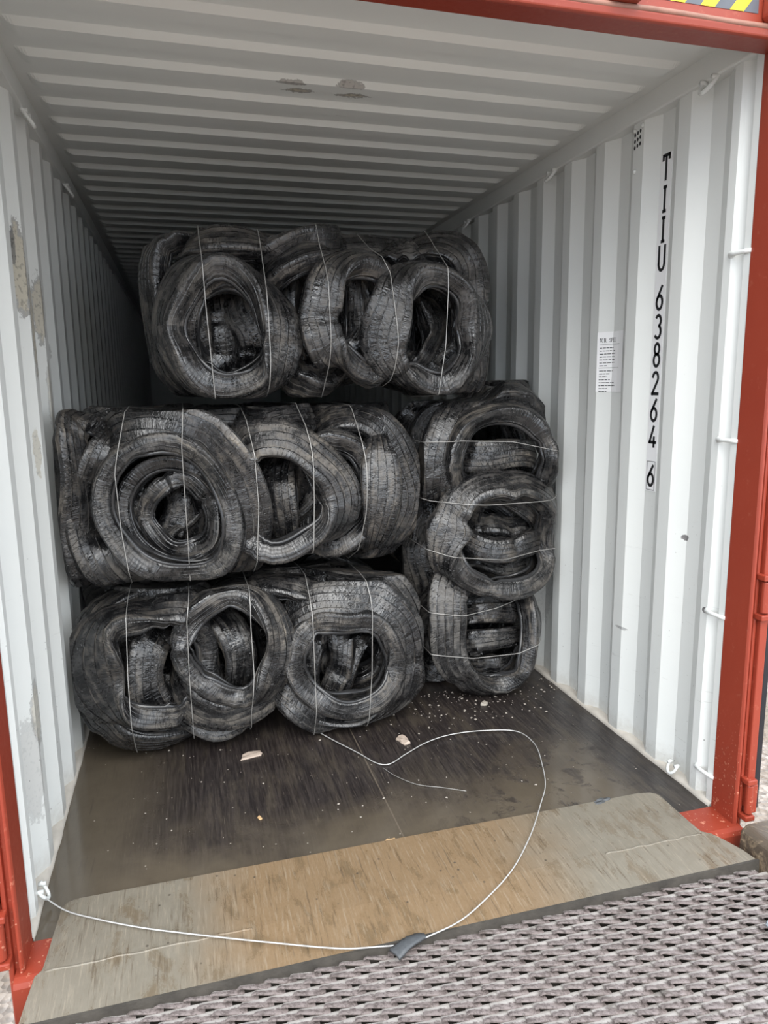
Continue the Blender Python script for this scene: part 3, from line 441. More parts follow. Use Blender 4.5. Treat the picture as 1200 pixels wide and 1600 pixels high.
  (0.087, [(2.255,1.51,0.281,30,0.16), (2.255,1.485,0.173,30,0.16), (2.255,1.485,0.066,30,0.16), (2.255,1.51,0.035,30,0.16), (2.19,1.797,0.1,30,0.16), (2.19,1.86,0.1,30,0.16)]),
  (0.087, [(1.911,1.285,0.707,0,0.095), (1.981,1.26,0.656,0,0.095), (2.08,1.26,0.648,0,0.095), (2.178,1.294,0.675,0,0.095), (2.19,1.672,0.486,0,0.14), (2.15,1.637,0.485,0,0.14), (2.007,1.51,0.576,0,0.14)]),
  (0.087, [(1.678,1.539,1.322,40,0.2), (1.684,1.502,1.407,40,0.2), (1.767,1.514,1.454,40,0.2), (1.892,1.56,1.441,40,0.2), (2.054,1.829,1.339,40,0.2), (1.947,1.885,1.218,40,0.2), (1.778,1.76,1.234,40,0.2)]),
  (0.087, [(2.12,1.496,1.552,35,0.16), (2.208,1.448,1.559,35,0.16), (2.255,1.485,1.527,35,0.16), (2.255,1.485,1.441,35,0.16), (2.255,1.51,1.352,35,0.16), (2.19,1.86,1.274,35,0.16), (2.19,1.985,1.417,35,0.16), (2.19,1.805,1.509,35,0.16)]),
  (0.087, [(1.661,1.519,1.054,0,0.15), (1.686,1.463,0.968,0,0.15), (1.694,1.461,0.839,0,0.15), (1.701,1.511,0.707,0,0.15), (1.917,1.885,0.579,0,0.15), (1.97,1.947,0.808,0,0.15), (1.834,1.76,0.996,0,0.15)]),
 ],
}
WIRES = {
 'T': [[(0.619, 2.168), (0.628, 1.893), (0.647, 1.518)], [(0.862, 2.173), (0.869, 1.896), (0.871, 1.695), (0.857, 1.488)], [(1.104, 2.171), (1.12, 2.002), (1.124, 1.746), (1.116, 1.536)], [(1.337, 2.165), (1.391, 2.047), (1.41, 1.747), (1.382, 1.504)], [(1.636, 2.176), (1.645, 1.988), (1.637, 1.747), (1.604, 1.514)]],
 'M': [[(0.296, 1.514), (0.242, 1.256), (0.251, 1.026), (0.269, 0.842)], [(0.517, 1.509), (0.502, 1.346), (0.504, 0.956), (0.503, 0.808)], [(0.76, 1.491), (0.785, 1.31), (0.794, 1.097), (0.777, 0.84)], [(0.991, 1.5), (1.021, 1.327), (1.019, 1.111), (1.008, 0.835)], [(1.233, 1.495), (1.259, 1.264), (1.252, 1.043), (1.228, 0.84)]],
 'B': [[(0.269, 0.815), (0.247, 0.716), (0.238, 0.419), (0.24, 0.167)], [(0.508, 0.813), (0.48, 0.639), (0.476, 0.389), (0.478, 0.16)], [(0.743, 0.833), (0.737, 0.584), (0.739, 0.384), (0.723, 0.212)], [(0.996, 0.835), (1.001, 0.556), (1.002, 0.232), (1.003, 0.142)], [(1.24, 0.815), (1.271, 0.645), (1.26, 0.319), (1.242, 0.114)]],
 'R': [[(1.49, 1.318), (1.736, 1.325), (1.993, 1.313), (2.242, 1.259)], [(1.503, 1.073), (1.611, 1.043), (1.867, 1.022), (2.256, 1.025)], [(1.449, 0.862), (1.675, 0.79), (1.97, 0.741), (2.174, 0.764)], [(1.531, 0.526), (1.741, 0.492), (1.941, 0.497), (2.174, 0.537)], [(1.552, 0.314), (1.809, 0.264), (2.048, 0.262), (2.152, 0.294)]],
}


BALES = {
 # key: (name label, base location, x range, z range, y depth, pressing limits (axis, low, high))
 'B': ('bale of crushed black tyres on the floor by the left wall, lowest of its stack', (.78, 1.35, 0.0), (.10, 1.48), (.08, .70), [(2, .012, .752), (0, .012, 1.556)]),
 'M': ('middle bale of crushed tyres in the stack, a folded tyre sticking out at its left', (.80, 1.35, .76), (.12, 1.48), (.84, 1.42), [(2, .772, 1.512), (0, .012, 1.556)]),
 'T': ('bale of crushed black tyres on top of the stack, under the dark container roof', (1.15, 1.40, 1.52), (.50, 1.82), (1.60, 2.14), [(2, 1.53, 2.33), (0, .2, 1.945)]),
 'R': ('upright bale of crushed black tyres by the right wall, tied with level wires', (1.92, 1.45, 0.0), (1.68, 2.20), (.10, 1.46), [(2, .012, 1.60), (0, 1.572, 2.325)]),
}
ROOT = {}
for k in 'BMTR':
    lab, loc, xr, zr, lim = BALES[k]
    r = empty('tyre_bale', loc); tag(r, lab, 'tyre bale', 'wire-tied bales of scrap tyres'); ROOT[k] = r
    for h, cps in TYRES[k]:
        make_tyre(r, cps, h, 120, k, lim)
    # the tyres packed behind the front layer
    y0 = min(c[1] for _, cps in TYRES[k] for c in cps)
    long_x = (xr[1] - xr[0]) > (zr[1] - zr[0])
    for layer, yy in enumerate((.34, .55, .76)):
        for i in range(3):
            f = (i + .5) / 3 + random.uniform(-.05, .05)
            cx = xr[0] + (xr[1] - xr[0]) * (f if long_x else .5); cz = zr[0] + (zr[1] - zr[0]) * (.5 if long_x else f)
            rx, rz = random.uniform(.24, .30), random.uniform(.22, .27)
            tx, tz = random.uniform(-.35, .35), random.uniform(-.35, .35)
            cps = []
            for a in range(10):
                an = a / 10 * 2 * math.pi; q = random.uniform(.92, 1.06)
                dx, dz = rx * q * math.cos(an), rz * q * math.sin(an)
                cps.append((cx + dx, y0 + yy + .06 * layer * 0 + tx * dx + tz * dz, cz + dz, random.uniform(-20, 35), .15))
            make_tyre(r, cps, .12, 72, k, lim)

# tie wires: each is the taut loop round the slice of the bale it crosses
def hull2(p):
    p = sorted(set((round(a, 4), round(b, 4)) for a, b in p))
    def half(pp):
        o = []
        for q in pp:
            while len(o) > 1 and (o[-1][0]-o[-2][0])*(q[1]-o[-2][1]) - (o[-1][1]-o[-2][1])*(q[0]-o[-2][0]) <= 0: o.pop()
            o.append(q)
        return o
    a, b = half(p), half(p[::-1])
    return a[:-1] + b[:-1]
for k, ws in WIRES.items():
    pts = np.concatenate(TYRE_POINTS[k], 0)
    for wl in ws:
        wl = np.array(wl)
        run, side = (1, 0) if k != 'R' else (0, 1)        # 'run' = the coordinate the wire follows on the face
        order = np.argsort(wl[:, run]); wl = wl[order]
        across = np.interp(pts[:, 2 if run == 1 else 0], wl[:, run], wl[:, side])
        sel = np.abs(pts[:, 0 if run == 1 else 2] - across) < .022
        s = pts[sel]
        if len(s) < 20: continue
        H = hull2([(a, b) for a, b in zip(s[:, 2 if run == 1 else 0], s[:, 1])])
        cen = np.mean(H, 0); H = np.array(H); H = H + (H - cen) / np.linalg.norm(H - cen, axis=1)[:, None] * .003
        path = []
        for i in range(len(H)):
            a, b = H[i], H[(i + 1) % len(H)]; m = max(1, int(np.linalg.norm(b - a) / .03))
            path += [a + (b - a) * j / m for j in range(m)]
        path = np.array(path); ac = np.interp(path[:, 0], wl[:, run], wl[:, side])
        P3 = np.stack([ac, path[:, 1], path[:, 0]], 1) if run == 1 else np.stack([path[:, 0], path[:, 1], ac], 1)
        P3[:, 2] = np.maximum(P3[:, 2], .004)
        v, f = tube_geo(P3 - root_loc(ROOT[k]), .0019, 6, True)
        mesh_obj('baling_wire', v, f, M_WIRE, ROOT[k], True)

# ------------------------------------------------------------------ paints and floors
def blob(g, co, ya, za, ry, rz, warp, ang=0.):
    """soft-edged ellipse with a ragged border, in two object coordinates"""
    a = g.math('DIVIDE', g.math('SUBTRACT', co[0], ya), ry); b = g.math('DIVIDE', g.math('SUBTRACT', co[1], za), rz)
    d = g.math('SQRT', g.math('ADD', g.math('MULTIPLY', a, a), g.math('MULTIPLY', b, b)))
    e = g.math('ADD', d, g.math('MULTIPLY', g.math('SUBTRACT', warp, .5), 1.6))
    return g.step(e, 1.0, .85), g.math('MULTIPLY', g.step(e, 1.16, 1.08), g.step(e, .84, .96))

def white_paint(name, axes, blobs, dirt=True):
    m, nt, b = new_mat(name); g = NG(nt)
    oc = g.obj(); s = g.sep(oc); co = [s[i] for i in axes]
    big = g.noise(oc, 1.7, 4); fine = g.noise(oc, 38, 5, .7)
    col = g.mix(big, (.69, .71, .69), (.76, .77, .74))
    warp = g.noise(oc, 26, 5, .75)
    if dirt:
        low = g.step(s[2], 1.4, .1)
        v = g.vor(g.scale(oc, (1, 1, 1)), 42)
        dots = g.math('MULTIPLY', g.step(v.outputs['Distance'], .13, .07), g.step(g.sep(v.outputs['Color'])[0], .80, .86))
        dots = g.math('MULTIPLY', dots, g.math('MULTIPLY_ADD', low, .9, .10))
        col = g.mix(g.math('MULTIPLY', dots, .85), col, (.10, .09, .08))
        scuff = g.noise(g.scale(oc, (1., 3., 30.)), 2.2, 4, .7, .8)
        sc = g.math('MULTIPLY', g.step(scuff, .64, .72), g.math('MULTIPLY', low, .45))
        col = g.mix(sc, col, (.34, .33, .31))
        foot = g.math('MULTIPLY', g.step(g.math('ADD', s[2], g.math('MULTIPLY', fine, .16)), .20, .06), .45)
        col = g.mix(foot, col, (.38, .34, .29))
    for (ya, za, ry, rz, c, f) in blobs:
        k, rim = blob(g, co, ya, za, ry, rz, warp)
        inner = g.mix(g.math('MULTIPLY', g.step(g.noise(oc, 60, 3), .52, .64), .8), c, tuple(x * .4 for x in c))
        col = g.mix(g.math('MULTIPLY', k, f), col, inner)
        if ry > .02: col = g.mix(g.math('MULTIPLY', g.math('MULTIPLY', rim, f), .7), col, (.16, .15, .14))
    g.put(b.inputs['Base Color'], col)
    g.put(b.inputs['Roughness'], g.math('MULTIPLY_ADD', fine, .2, .30))
    g.put(b.inputs['Normal'], g.bump(g.noise(oc, 9, 3), .12, .01))
    return m
TAN = (.48, .44, .35); GRY = (.36, .34, .32)
M_WR = white_paint('white_paint_right', (1, 2), [(.27,.98,.018,.012,(.16,.15,.15),.9),(.10,.74,.014,.01,(.16,.15,.15),.9),(.62,.50,.03,.006,(.3,.3,.3),.7),(1.42,.45,.10,.16,(.42,.40,.36),.35)])
M_WL = white_paint('white_paint_left', (1, 2), [(.86,2.00,.045,.15,TAN,.9),(.93,1.80,.025,.16,TAN,.8),(1.15,1.90,.04,.12,TAN,.8),(.84,2.08,.012,.07,(.15,.15,.15),.8),
    (1.18,1.55,.03,.14,TAN,.5),(.86,1.35,.02,.10,TAN,.6),(1.0,1.2,.02,.16,TAN,.55),(.36,.55,.04,.10,TAN,.6),(.30,.38,.05,.16,GRY,.4),(.18,.30,.03,.14,GRY,.45),(1.35,1.75,.05,.05,GRY,.5)])
M_RF = white_paint('white_paint_roof', (0, 1), [(1.01,.845,.065,.040,TAN,.95),(1.21,.842,.070,.040,TAN,.95),(.965,.757,.05,.014,GRY,.85),(1.18,.744,.045,.014,GRY,.85),(1.01,1.045,.03,.010,(.12,.12,.12),.9),(1.215,1.04,.05,.010,(.12,.12,.12),.9),(1.516,.857,.025,.008,(.2,.2,.16),.7)], dirt=False)
M_WB = white_paint('white_paint_plain', (1, 2), [], dirt=False)

def red_paint():
    m, nt, b = new_mat('red_oxide_paint'); g = NG(nt); oc = g.obj(); s = g.sep(oc)
    n = g.noise(oc, 3, 4); f = g.noise(oc, 55, 5, .7)
    col = g.mix(n, (.245, .032, .016), (.30, .048, .024))
    low = g.step(s[2], .5, .0)
    chip = g.math('MULTIPLY', g.step(g.noise(oc, 30, 5, .75), .60, .66), g.math('MULTIPLY_ADD', low, .75, .12))
    col = g.mix(chip, col, (.55, .22, .14))
    v = g.vor(oc, 70); dots = g.math('MULTIPLY', g.step(v.outputs['Distance'], .2, .1), g.math('MULTIPLY', g.step(g.sep(v.outputs['Color'])[0], .6, .7), low))
    col = g.mix(g.math('MULTIPLY', dots, .7), col, (.60, .34, .24))
    g.put(b.inputs['Base Color'], col); g.put(b.inputs['Roughness'], g.math('MULTIPLY_ADD', f, .25, .30))
    g.put(b.inputs['Normal'], g.bump(g.noise(oc, 24, 4), .12, .006))
    return m
M_RED = red_paint()
M_EDGE = plain('worn_red_edge', (.30, .15, .11), .6, 0, .5, .3)

def floor_mat():
    m, nt, b = new_mat('wet_plywood'); g = NG(nt); oc = g.obj(); s = g.sep(oc)
    n1 = g.noise(oc, 2.2, 5, .6, .5); n2 = g.noise(oc, 9, 6, .7, .3)
    grain = g.noise(g.scale(oc, (60, 3.0, 1)), 1.6, 5, .65)
    grain2 = g.noise(g.scale(oc, (150, 6.0, 1)), 1.6, 3, .6)
    wood = g.mix(g.step(grain, .35, .7), (.014, .011, .011), (.042, .034, .031))
    wood = g.mix(g.math('MULTIPLY', g.step(grain2, .60, .70), .55), wood, (.14, .115, .09))
    # standing muddy water: towards the sill, along the left wall, and a tongue on the right
    e1 = g.math('ADD', s[1], g.math('MULTIPLY', g.math('SUBTRACT', n1, .5), .9))
    e1 = g.math('ADD', e1, g.math('MULTIPLY', g.math('ABSOLUTE', g.math('SUBTRACT', s[0], .75)), -.22))
    a = g.step(e1, .46, .02)
    e2 = g.math('ADD', s[0], g.math('MULTIPLY', g.math('SUBTRACT', n1, .5), .25)); l = g.math('MULTIPLY', g.step(e2, .46, .10), g.step(s[1], 1.6, 1.1))
    e3 = g.math('ADD', g.math('MULTIPLY_ADD', s[0], -.55, 1.12), g.math('ADD', s[1], g.math('MULTIPLY', g.math('SUBTRACT', n1, .5), .8)))
    r = g.math('MULTIPLY', g.step(e3, .62, .38), g.step(s[0], 2.14, 1.95))
    mask = g.math('MULTIPLY', g.math('MAXIMUM', a, g.math('MAXIMUM', l, r)), g.step(g.math('ADD', s[0], g.math('MULTIPLY', n1, .2)), 2.32, 2.12))
    dark = g.math('MULTIPLY', g.step(n2, .52, .63), g.step(s[0], 1.1, 1.7))
    mask = g.math('MULTIPLY', mask, g.math('SUBTRACT', 1., g.math('MULTIPLY', dark, .75)))
    mudc = g.mix(n2, (.082, .066, .047), (.125, .103, .075))
    mudc = g.mix(g.math('MULTIPLY', g.step(grain, .55, .7), .35), mudc, (.05, .04, .034))
    col = g.mix(g.math('MULTIPLY', mask, .92), wood, mudc)
    film = g.math('MULTIPLY', g.step(g.math('ADD', g.noise(g.scale(oc, (14, 2.2, 1)), 1.2, 5, .7), g.math('MULTIPLY', n1, .5)), .72, .92), .32)
    col = g.mix(film, col, mudc)
    # pale flecks trodden into the boards near the tyres
    v = g.vor(oc, 46); fl = g.math('MULTIPLY', g.step(v.outputs['Distance'], .16, .08), g.step(g.sep(v.outputs['Color'])[0], .93, .95))
    col = g.mix(g.math('MULTIPLY', fl, .8), col, (.42, .38, .32))
    seam = g.step(g.math('ABSOLUTE', g.math('SUBTRACT', s[0], 1.18)), .004, .001)
    col = g.mix(g.math('MULTIPLY', seam, .6), col, (.16, .13, .10))
    g.put(b.inputs['Base Color'], col)
    rough = g.mixf(mask, g.math('MULTIPLY_ADD', n2, .45, .16), g.math('MULTIPLY_ADD', n2, .12, .05))
    g.put(b.inputs['Roughness'], rough)
    hh = g.math('MULTIPLY', g.math('ADD', g.math('MULTIPLY', grain, .8), g.math('MULTIPLY', n2, .6)), g.math('SUBTRACT', 1., g.math('MULTIPLY', mask, .93)))
    g.put(b.inputs['Normal'], g.bump(hh, .35, .004))
    return m
M_FLOOR = floor_mat()

def plate_mat():
    m, nt, b = new_mat('rusty_ramp_plate'); g = NG(nt); oc = g.obj(); s = g.sep(oc)
    n1 = g.noise(oc, 3.0, 5, .6, .4); n2 = g.noise(oc, 14, 6, .7, .6); f = g.noise(oc, 110, 4, .7)
    streak = g.noise(g.scale(oc, (95, 5, 1)), 1., 4, .7)
    mid = g.math('MULTIPLY', g.step(g.math('ADD', s[0], g.math('MULTIPLY', n1, .4)), -.55, -.25), g.step(g.math('ADD', s[0], g.math('MULTIPLY', n1, .4)), .87, .40))
    rust = g.mix(f, (.170, .110, .057), (.235, .162, .094))
    grey = g.mix(n2, (.140, .122, .092), (.21, .19, .152))
    col = g.mix(mid, grey, rust)
    n4 = g.noise(g.scale(oc, (9, 4, 1)), 1.3, 6, .7, .3); blot = g.math('MULTIPLY', g.step(n4, .50, .66), .65)
    col = g.mix(blot, col, (.120, .086, .050)); col = g.mix(g.math('MULTIPLY', g.step(g.noise(g.scale(oc, (130, 9, 1)), 1., 4, .7), .5, .7), .35), col, (.34, .29, .22))
    col = g.mix(g.math('MULTIPLY', g.step(streak, .55, .68), .6), col, (.075, .052, .032))
    v = g.vor(oc, 34); d = g.math('MULTIPLY', g.step(v.outputs['Distance'], .2, .08), g.step(g.sep(v.outputs['Color'])[0], .86, .9))
    col = g.mix(g.math('MULTIPLY', d, .8), col, (.05, .04, .03))
    g.put(b.inputs['Base Color'], col)
    g.put(b.inputs['Roughness'], g.mixf(g.step(n4, .48, .60), .50, .20)); b.inputs['Metallic'].default_value = .0
    g.put(b.inputs['Normal'], g.bump(g.math('ADD', g.math('MULTIPLY', f, .4), streak), .30, .003))
    return m
M_PLATE = plate_mat()

def grate_mat():
    m, nt, b = new_mat('dusty_serrated_steel'); g = NG(nt); oc = g.obj()
    n1 = g.noise(oc, 5, 4); n2 = g.noise(oc, 150, 5, .75); n3 = g.noise(oc, 55, 5, .75)
    uvn = g.n('ShaderNodeUVMap'); uvn.uv_map = 'UVMap'; tv = g.sep(uvn.outputs[0])[1]
    tooth_tone = g.step(g.math('ADD', tv, g.math('MULTIPLY', g.math('SUBTRACT', n3, .5), .9)), .30, .55)   # darker and speckled towards the raised teeth, paler in the troughs
    trough_col = g.mix(n1, (.46, .43, .40), (.62, .585, .55))
    rough = g.mix(n1, (.23, .192, .182), (.32, .275, .262))
    rough = g.mix(g.math('MULTIPLY', g.step(n3, .48, .60), .75), rough, (.11, .088, .082))
    rough = g.mix(g.math('MULTIPLY', g.step(n2, .54, .62), .8), rough, (.07, .058, .053))
    col = g.mix(tooth_tone, trough_col, rough)
    col = g.mix(g.math('MULTIPLY', g.step(g.noise(oc, 11, 4, .6), .60, .70), .6), col, (.12, .10, .085))
    g.put(b.inputs['Base Color'], col); g.put(b.inputs['Roughness'], g.mixf(g.step(n1, .45, .6), .62, .30))
    g.put(b.inputs['Normal'], g.bump(n3, .5, .004))
    return m
M_GRATE = grate_mat()

def mud_steel():
    m, nt, b = new_mat('muddy_beam'); g = NG(nt); oc = g.obj()
    n1 = g.noise(oc, 12, 6, .7, .5); f = g.noise(g.scale(oc, (40, 8, 90)), 1.5, 4, .7)
    col = g.mix(g.step(n1, .46, .6), (.090, .068, .048), (.33, .25, .16))
    col = g.mix(g.math('MULTIPLY', g.step(f, .55, .7), .5), col, (.06, .05, .04))
    g.put(b.inputs['Base Color'], col); b.inputs['Roughness'].default_value = .6
    g.put(b.inputs['Normal'], g.bump(n1, .6, .01)); return m
M_MUD = mud_steel(); M_DIRT_SHADE = plain('grit_and_slit_shade', (.050, .044, .036), .75, 0, .8, .6)  # real grit on the edge bar, painted slit shade on the deck bed
def gravel_mat():
    m, nt, b = new_mat('gravel_yard'); g = NG(nt); oc = g.obj()
    v = g.vor(oc, 28); n = g.noise(oc, 1.2, 5, .6); n2 = g.noise(oc, 40, 5, .7)
    col = g.mix(g.sep(v.outputs['Color'])[0], (.24, .195, .16), (.46, .40, .35)); col = g.mix(g.step(n, .45, .6), col, (.25, .20, .15))
    col = g.mix(g.math('MULTIPLY', n2, .4), col, (.12, .10, .09))
    g.put(b.inputs['Base Color'], col); b.inputs['Roughness'].default_value = .85
    g.put(b.inputs['Normal'], g.bump(v.outputs['Distance'], .8, .03)); return m
M_GRAVEL = gravel_mat()
M_BLACKRUB = plain('black_gasket', (.012, .012, .016), .45)
M_DECALW = plain('white_decal', (.88, .88, .88), .35, 0, .02)
M_DECALB = plain('lettering_and_hole_dark', (.012, .012, .014), .4, 0, .1)
M_YEL = plain('hazard_yellow', (.85, .62, .02), .4, 0, .05); M_HBLK = plain('hazard_black', (.10, .11, .13), .4, 0, .3)
M_SPLINT = plain('pale_wood', (.50, .33, .17), .7, 0, .2); M_FLAKE = plain('muddy_flake', (.42, .34, .28), .75, 0, .35, .5)
M_SCRAP = plain('grey_rubber_scrap', (.065, .070, .075), .5, 0, .3, .5); M_LEAF = plain('grey_plastic_scrap', (.22, .25, .27), .45, 0, .3)
M_STONE = plain('pale_crumb', (.32, .29, .25), .8, 0, .25, .4); M_SEAL = plain('dirty_sealant', (.55, .51, .45), .6, 0, .3, .4)

# ------------------------------------------------------------------ the container
W, LEN, ZTOP = 2.34, 12.05, 2.60
def wall_profile():
    p = [(0, .002), (.030, .002), (.040, .026), (.060, .028), (.076, .010), (.088, .001), (.123, .001), (.191, .036), (.266, .036)]
    y = .334
    while y < LEN - .3:
        p += [(y, 0.), (y + .067, 0.), (y + .135, .036), (y + .209, .036)]; y += .2765
    return p + [(LEN, .036)]
PROF = wall_profile()
def wall_depth(y): return float(np.interp(y, [q[0] for q in PROF], [q[1] for q in PROF]))
def wall(name, sign, x0, mat):
    out = []; inn = []
    v = []; f = []
    for (y, d) in PROF:
        for z in (-.02, ZTOP + .02): v.append((x0 + sign * d, y, z))
    n = len(PROF)
    for (y, d) in PROF:
        for z in (-.02, ZTOP + .02): v.append((x0 + sign * (d + .004), y, z))
    for i in range(n - 1):
        a = 2 * i; f.append((a, a + 2, a + 3, a + 1)); o = 2 * n + a; f.append((o, o + 1, o + 3, o + 2))
    f += [(2*n-2, 4*n-2, 4*n-1, 2*n-1), (0, 1, 2*n+1, 2*n)]
    o = mesh_obj(name, v, f, mat); tag(o, kind='structure')
    return o
wall('wall_right', 1, W, M_WR); wall('wall_left', -1, 0., M_WL)
b = MB(); b.box(-.1, W + .1, LEN, LEN + .03, -.05, 2.75); tag(b.build('wall_back', M_WB), kind='structure')

# corrugated roof: pressed ribs with rounded ends
def roof():
    per = .209; xs = np.r_[-.06, np.linspace(.055, .135, 9), np.linspace(.3, 2.04, 5), np.linspace(2.205, 2.285, 9), 2.40]
    prof = [(0, 0), (.022, 1), (.092, 1), (.118, 0)]
    ys = [-.0]; y = .754 - .025 - per * 3
    yy = []; 
    while y < LEN:
        for dy, hh in prof:
            yy.append((y + dy, hh))
        y += per
    yy = [q for q in yy if 0 < q[0] < LEN]; yy = [(-.02, 0)] + yy + [(LEN, 0)]
    v = []; f = []
    def edge(x):
        e = min(x - .058, 2.282 - x); e = max(0., min(1., e / .045)); return math.sin(e * math.pi / 2)
    nx = len(xs)
    for (y, hh) in yy:
        for x in xs: v.append((x, y, 2.682 - .019 * hh * edge(x)))
    top = len(v)
    for (y, hh) in yy:
        for x in (xs[0], xs[-1]): v.append((x, y, 2.705))
    for i in range(len(yy) - 1):
        for j in range(nx - 1):
            a = i * nx + j; f.append((a, a + nx, a + nx + 1, a + 1))
        t = top + 2 * i; f.append((t, t + 1, t + 3, t + 2))
    o = mesh_obj('ceiling', v, f, M_RF, None); tag(o, kind='structure')
roof()
b = MB(); b.box(-.045, 2.385, 0, LEN, -.06, 0.); tag(b.build('floor', M_FLOOR), kind='structure')
# top side rails and the ledges at the foot of the walls
for i, (s, x0) in enumerate(((1, W), (-1, 0.))):
    b = MB(); xa, xb = sorted((x0 - s * .016, x0 + s * .07)); b.box(xa, xb, -.0, LEN, ZTOP, 2.70)
    tag(b.build('trim_%d' % (i + 1), M_WB, bevel=.006), kind='structure')
    b = MB(); n_ = 220
    v = []; f = []
    for j in range(n_):
        y = .0 + (LEN) * (j / (n_ - 1)) ** 1.6; k = .004 * noise.noise((y * 9, i * 5., 0))
        xi = x0 - s * (.006 + k); xo = x0 + s * .04
        v += [(xi, y, .0), (xi, y, .012 + k), (x0 + s * .010, y, .020 + k), (xo, y, .022 + k)]
    for j in range(n_ - 1):
        for q in range(3): f.append((4*j+q, 4*j+q+1, 4*j+q+5, 4*j+q+4))
    tag(mesh_obj('baseboard_%s' % ('right' if s > 0 else 'left'), v, f, M_SEAL, None, True), kind='structure')

# red door frame: header, sill, corner posts
b = MB(); b.prism([(0, 2.585), (-.10, 2.578), (-.118, 2.566), (-.130, 2.570), (-.134, 2.590), (-.120, 2.606), (-.120, 2.95), (0, 2.95)], 0, -.16, 2.50)
tag(b.build('trim_3', M_RED, bevel=.004), kind='structure')
b = MB(); b.tube([(-.16 + .1 * i, -.129 + .001 * math.sin(i * 2.1), 2.597 + .0015 * math.sin(i * 1.3)) for i in range(27)], .0085, 8)
tag(b.build('trim_4', M_EDGE, smooth=True), kind='structure')
b = MB(); b.prism([(0, .0015), (-.128, .0015), (-.146, -.004), (-.152, -.018), (-.152, -.16), (0, -.16)], 0, -.02, 2.36)
tag(b.build('trim_5', M_RED), kind='structure')
def post(s, x0, name):
    # section of the corner post in (x, y): smooth inner face, stepped front with a groove
    q = [(0, 0), (0, -.112), (.004, -.120), (.011, -.121), (.014, -.095), (.026, -.095), (.028, -.108), (.040, -.108), (.046, -.09), (.046, .03), (.012, .03), (.012, 0)]
    b = MB(); b.prism([(x0 + s * a, c) for a, c in q], 2, -.20, 2.95); tag(b.build(name, M_RED, bevel=.003), kind='structure')
post(1, W, 'trim_6'); post(-1, 0.004, 'trim_7')

# folded-back doors with gasket and hinges
def door(s, x0, name, zs):
    b = MB(); xa, xb = sorted((x0 + s * .052, x0 + s * .098)); b.box(xa, xb, -.098, 1.05, .02, 2.60)
    d = b.build(name, M_RED, bevel=.004); tag(d, kind='structure')
    b = MB(); xa, xb = sorted((x0 + s * .043, x0 + s * .074)); b.box(xa, xb, -.124, -.098, .06, 2.60); b.build('door_edge', M_RED, d, bevel=.004)
    g_ = MB(); xa, xb = sorted((x0 + s * .076, x0 + s * .100)); g_.box(xa, xb, -.120, -.098, .05, 2.59); g_.build('gasket', M_BLACKRUB, d, bevel=.004)
    for z in zs:
        h = MB(); xx = x0 + s * .048
        h.tube([(xx, -.128, z - .055), (xx, -.128, z + .055)], .014, 12)
        xa, xb = sorted((x0 + s * .044, x0 + s * .078))
        h.box(xa, xb, -.136, -.112, z - .055, z + .055)
        for dz in (-.07, .07):
            xa, xb = sorted((x0 + s * .026, x0 + s * .066)); h.box(xa, xb, -.145, -.104, z + dz - .010, z + dz + .010)
        h.build('hinge', M_RED, d, bevel=.004)
door(1, W, 'door_1', (.10, .85, 1.65, 2.40)); door(-1, .004, 'door_2', (.12, .85, 1.65, 2.40))

# lashing rings
def ring(loc, s, label, tilt=0.):
    b = MB(); x, y, z = loc; P = []; q_ = .72 if tilt else 1.
    for i in range(15):
        a = -math.pi * .62 + i / 14 * math.pi * 1.24
        P.append((x - s * (.006 + .030 * q_ * (math.cos(a) - .3) * math.cos(tilt)), y + .032 * q_ * math.sin(a), z - .030 - .042 * q_ * (math.cos(a) - .3)))
    b.tube(P, .0078 * q_, 8); z -= .020
    b.tube([(x + s * .012, y - .028 * q_, z + .004), (x - s * .014 * q_, y - .028 * q_, z + .004)], .009 * q_, 8); b.tube([(x + s * .012, y + .028 * q_, z + .004), (x - s * .014 * q_, y + .028 * q_, z + .004)], .009 * q_, 8)
    o = b.build('lashing_ring', M_WB, smooth=True); tag(o, label, 'lashing ring', 'lashing rings along the container walls'); return o
ring((W - .016, .225, 2.612), 1, 'white lashing ring under the right roof rail, the one nearest the red header')
ring((W - .016, 1.325, 2.616), 1, 'white lashing ring under the right roof rail, second from the red header')
ring((W - .016, 2.41, 2.616), 1, 'white lashing ring under the right roof rail, just above the top tyre bale')
ring((.016, 1.085, 2.612), -1, 'white lashing ring under the left roof rail, the nearest one on that side')
ring((.016, 2.10, 2.612), -1, 'small white lashing ring deep under the left roof rail in the dark')
ring((W - .008, .21, .080), 1, 'white lashing ring lying at the foot of the right wall beside the plate', .6)
ring((.006, .15, .080), -1, 'white lashing ring at the foot of the left wall where the loose wire ends', .6)
# lashing bars welded across the corner recess
for z, lab in ((2.0, 'short white lashing bar on the right corner post, topmost of four'), (1.374, 'short white lashing bar on the right corner post, level with the boxed digit'),
               (.741, 'short white lashing bar on the right corner post, third from the top'), (.12, 'short white lashing bar low on the right corner post, near the floor')):
    b = MB(); P = [(W + .012, .094, z), (W - .004, .085, z + .001), (W - .006, .06, z), (W - .004, .02, z), (W + .002, -.004, z)]
    b.tube(P, [.010, .009, .0075, .0075, .0075], 10); b.tube([(W + .012, .090, z), (W - .002, .088, z)], [.015, .011], 10)
    tag(b.build('lashing_bar', M_WB, smooth=True), lab, 'lashing bar', 'lashing bars on the right corner post')
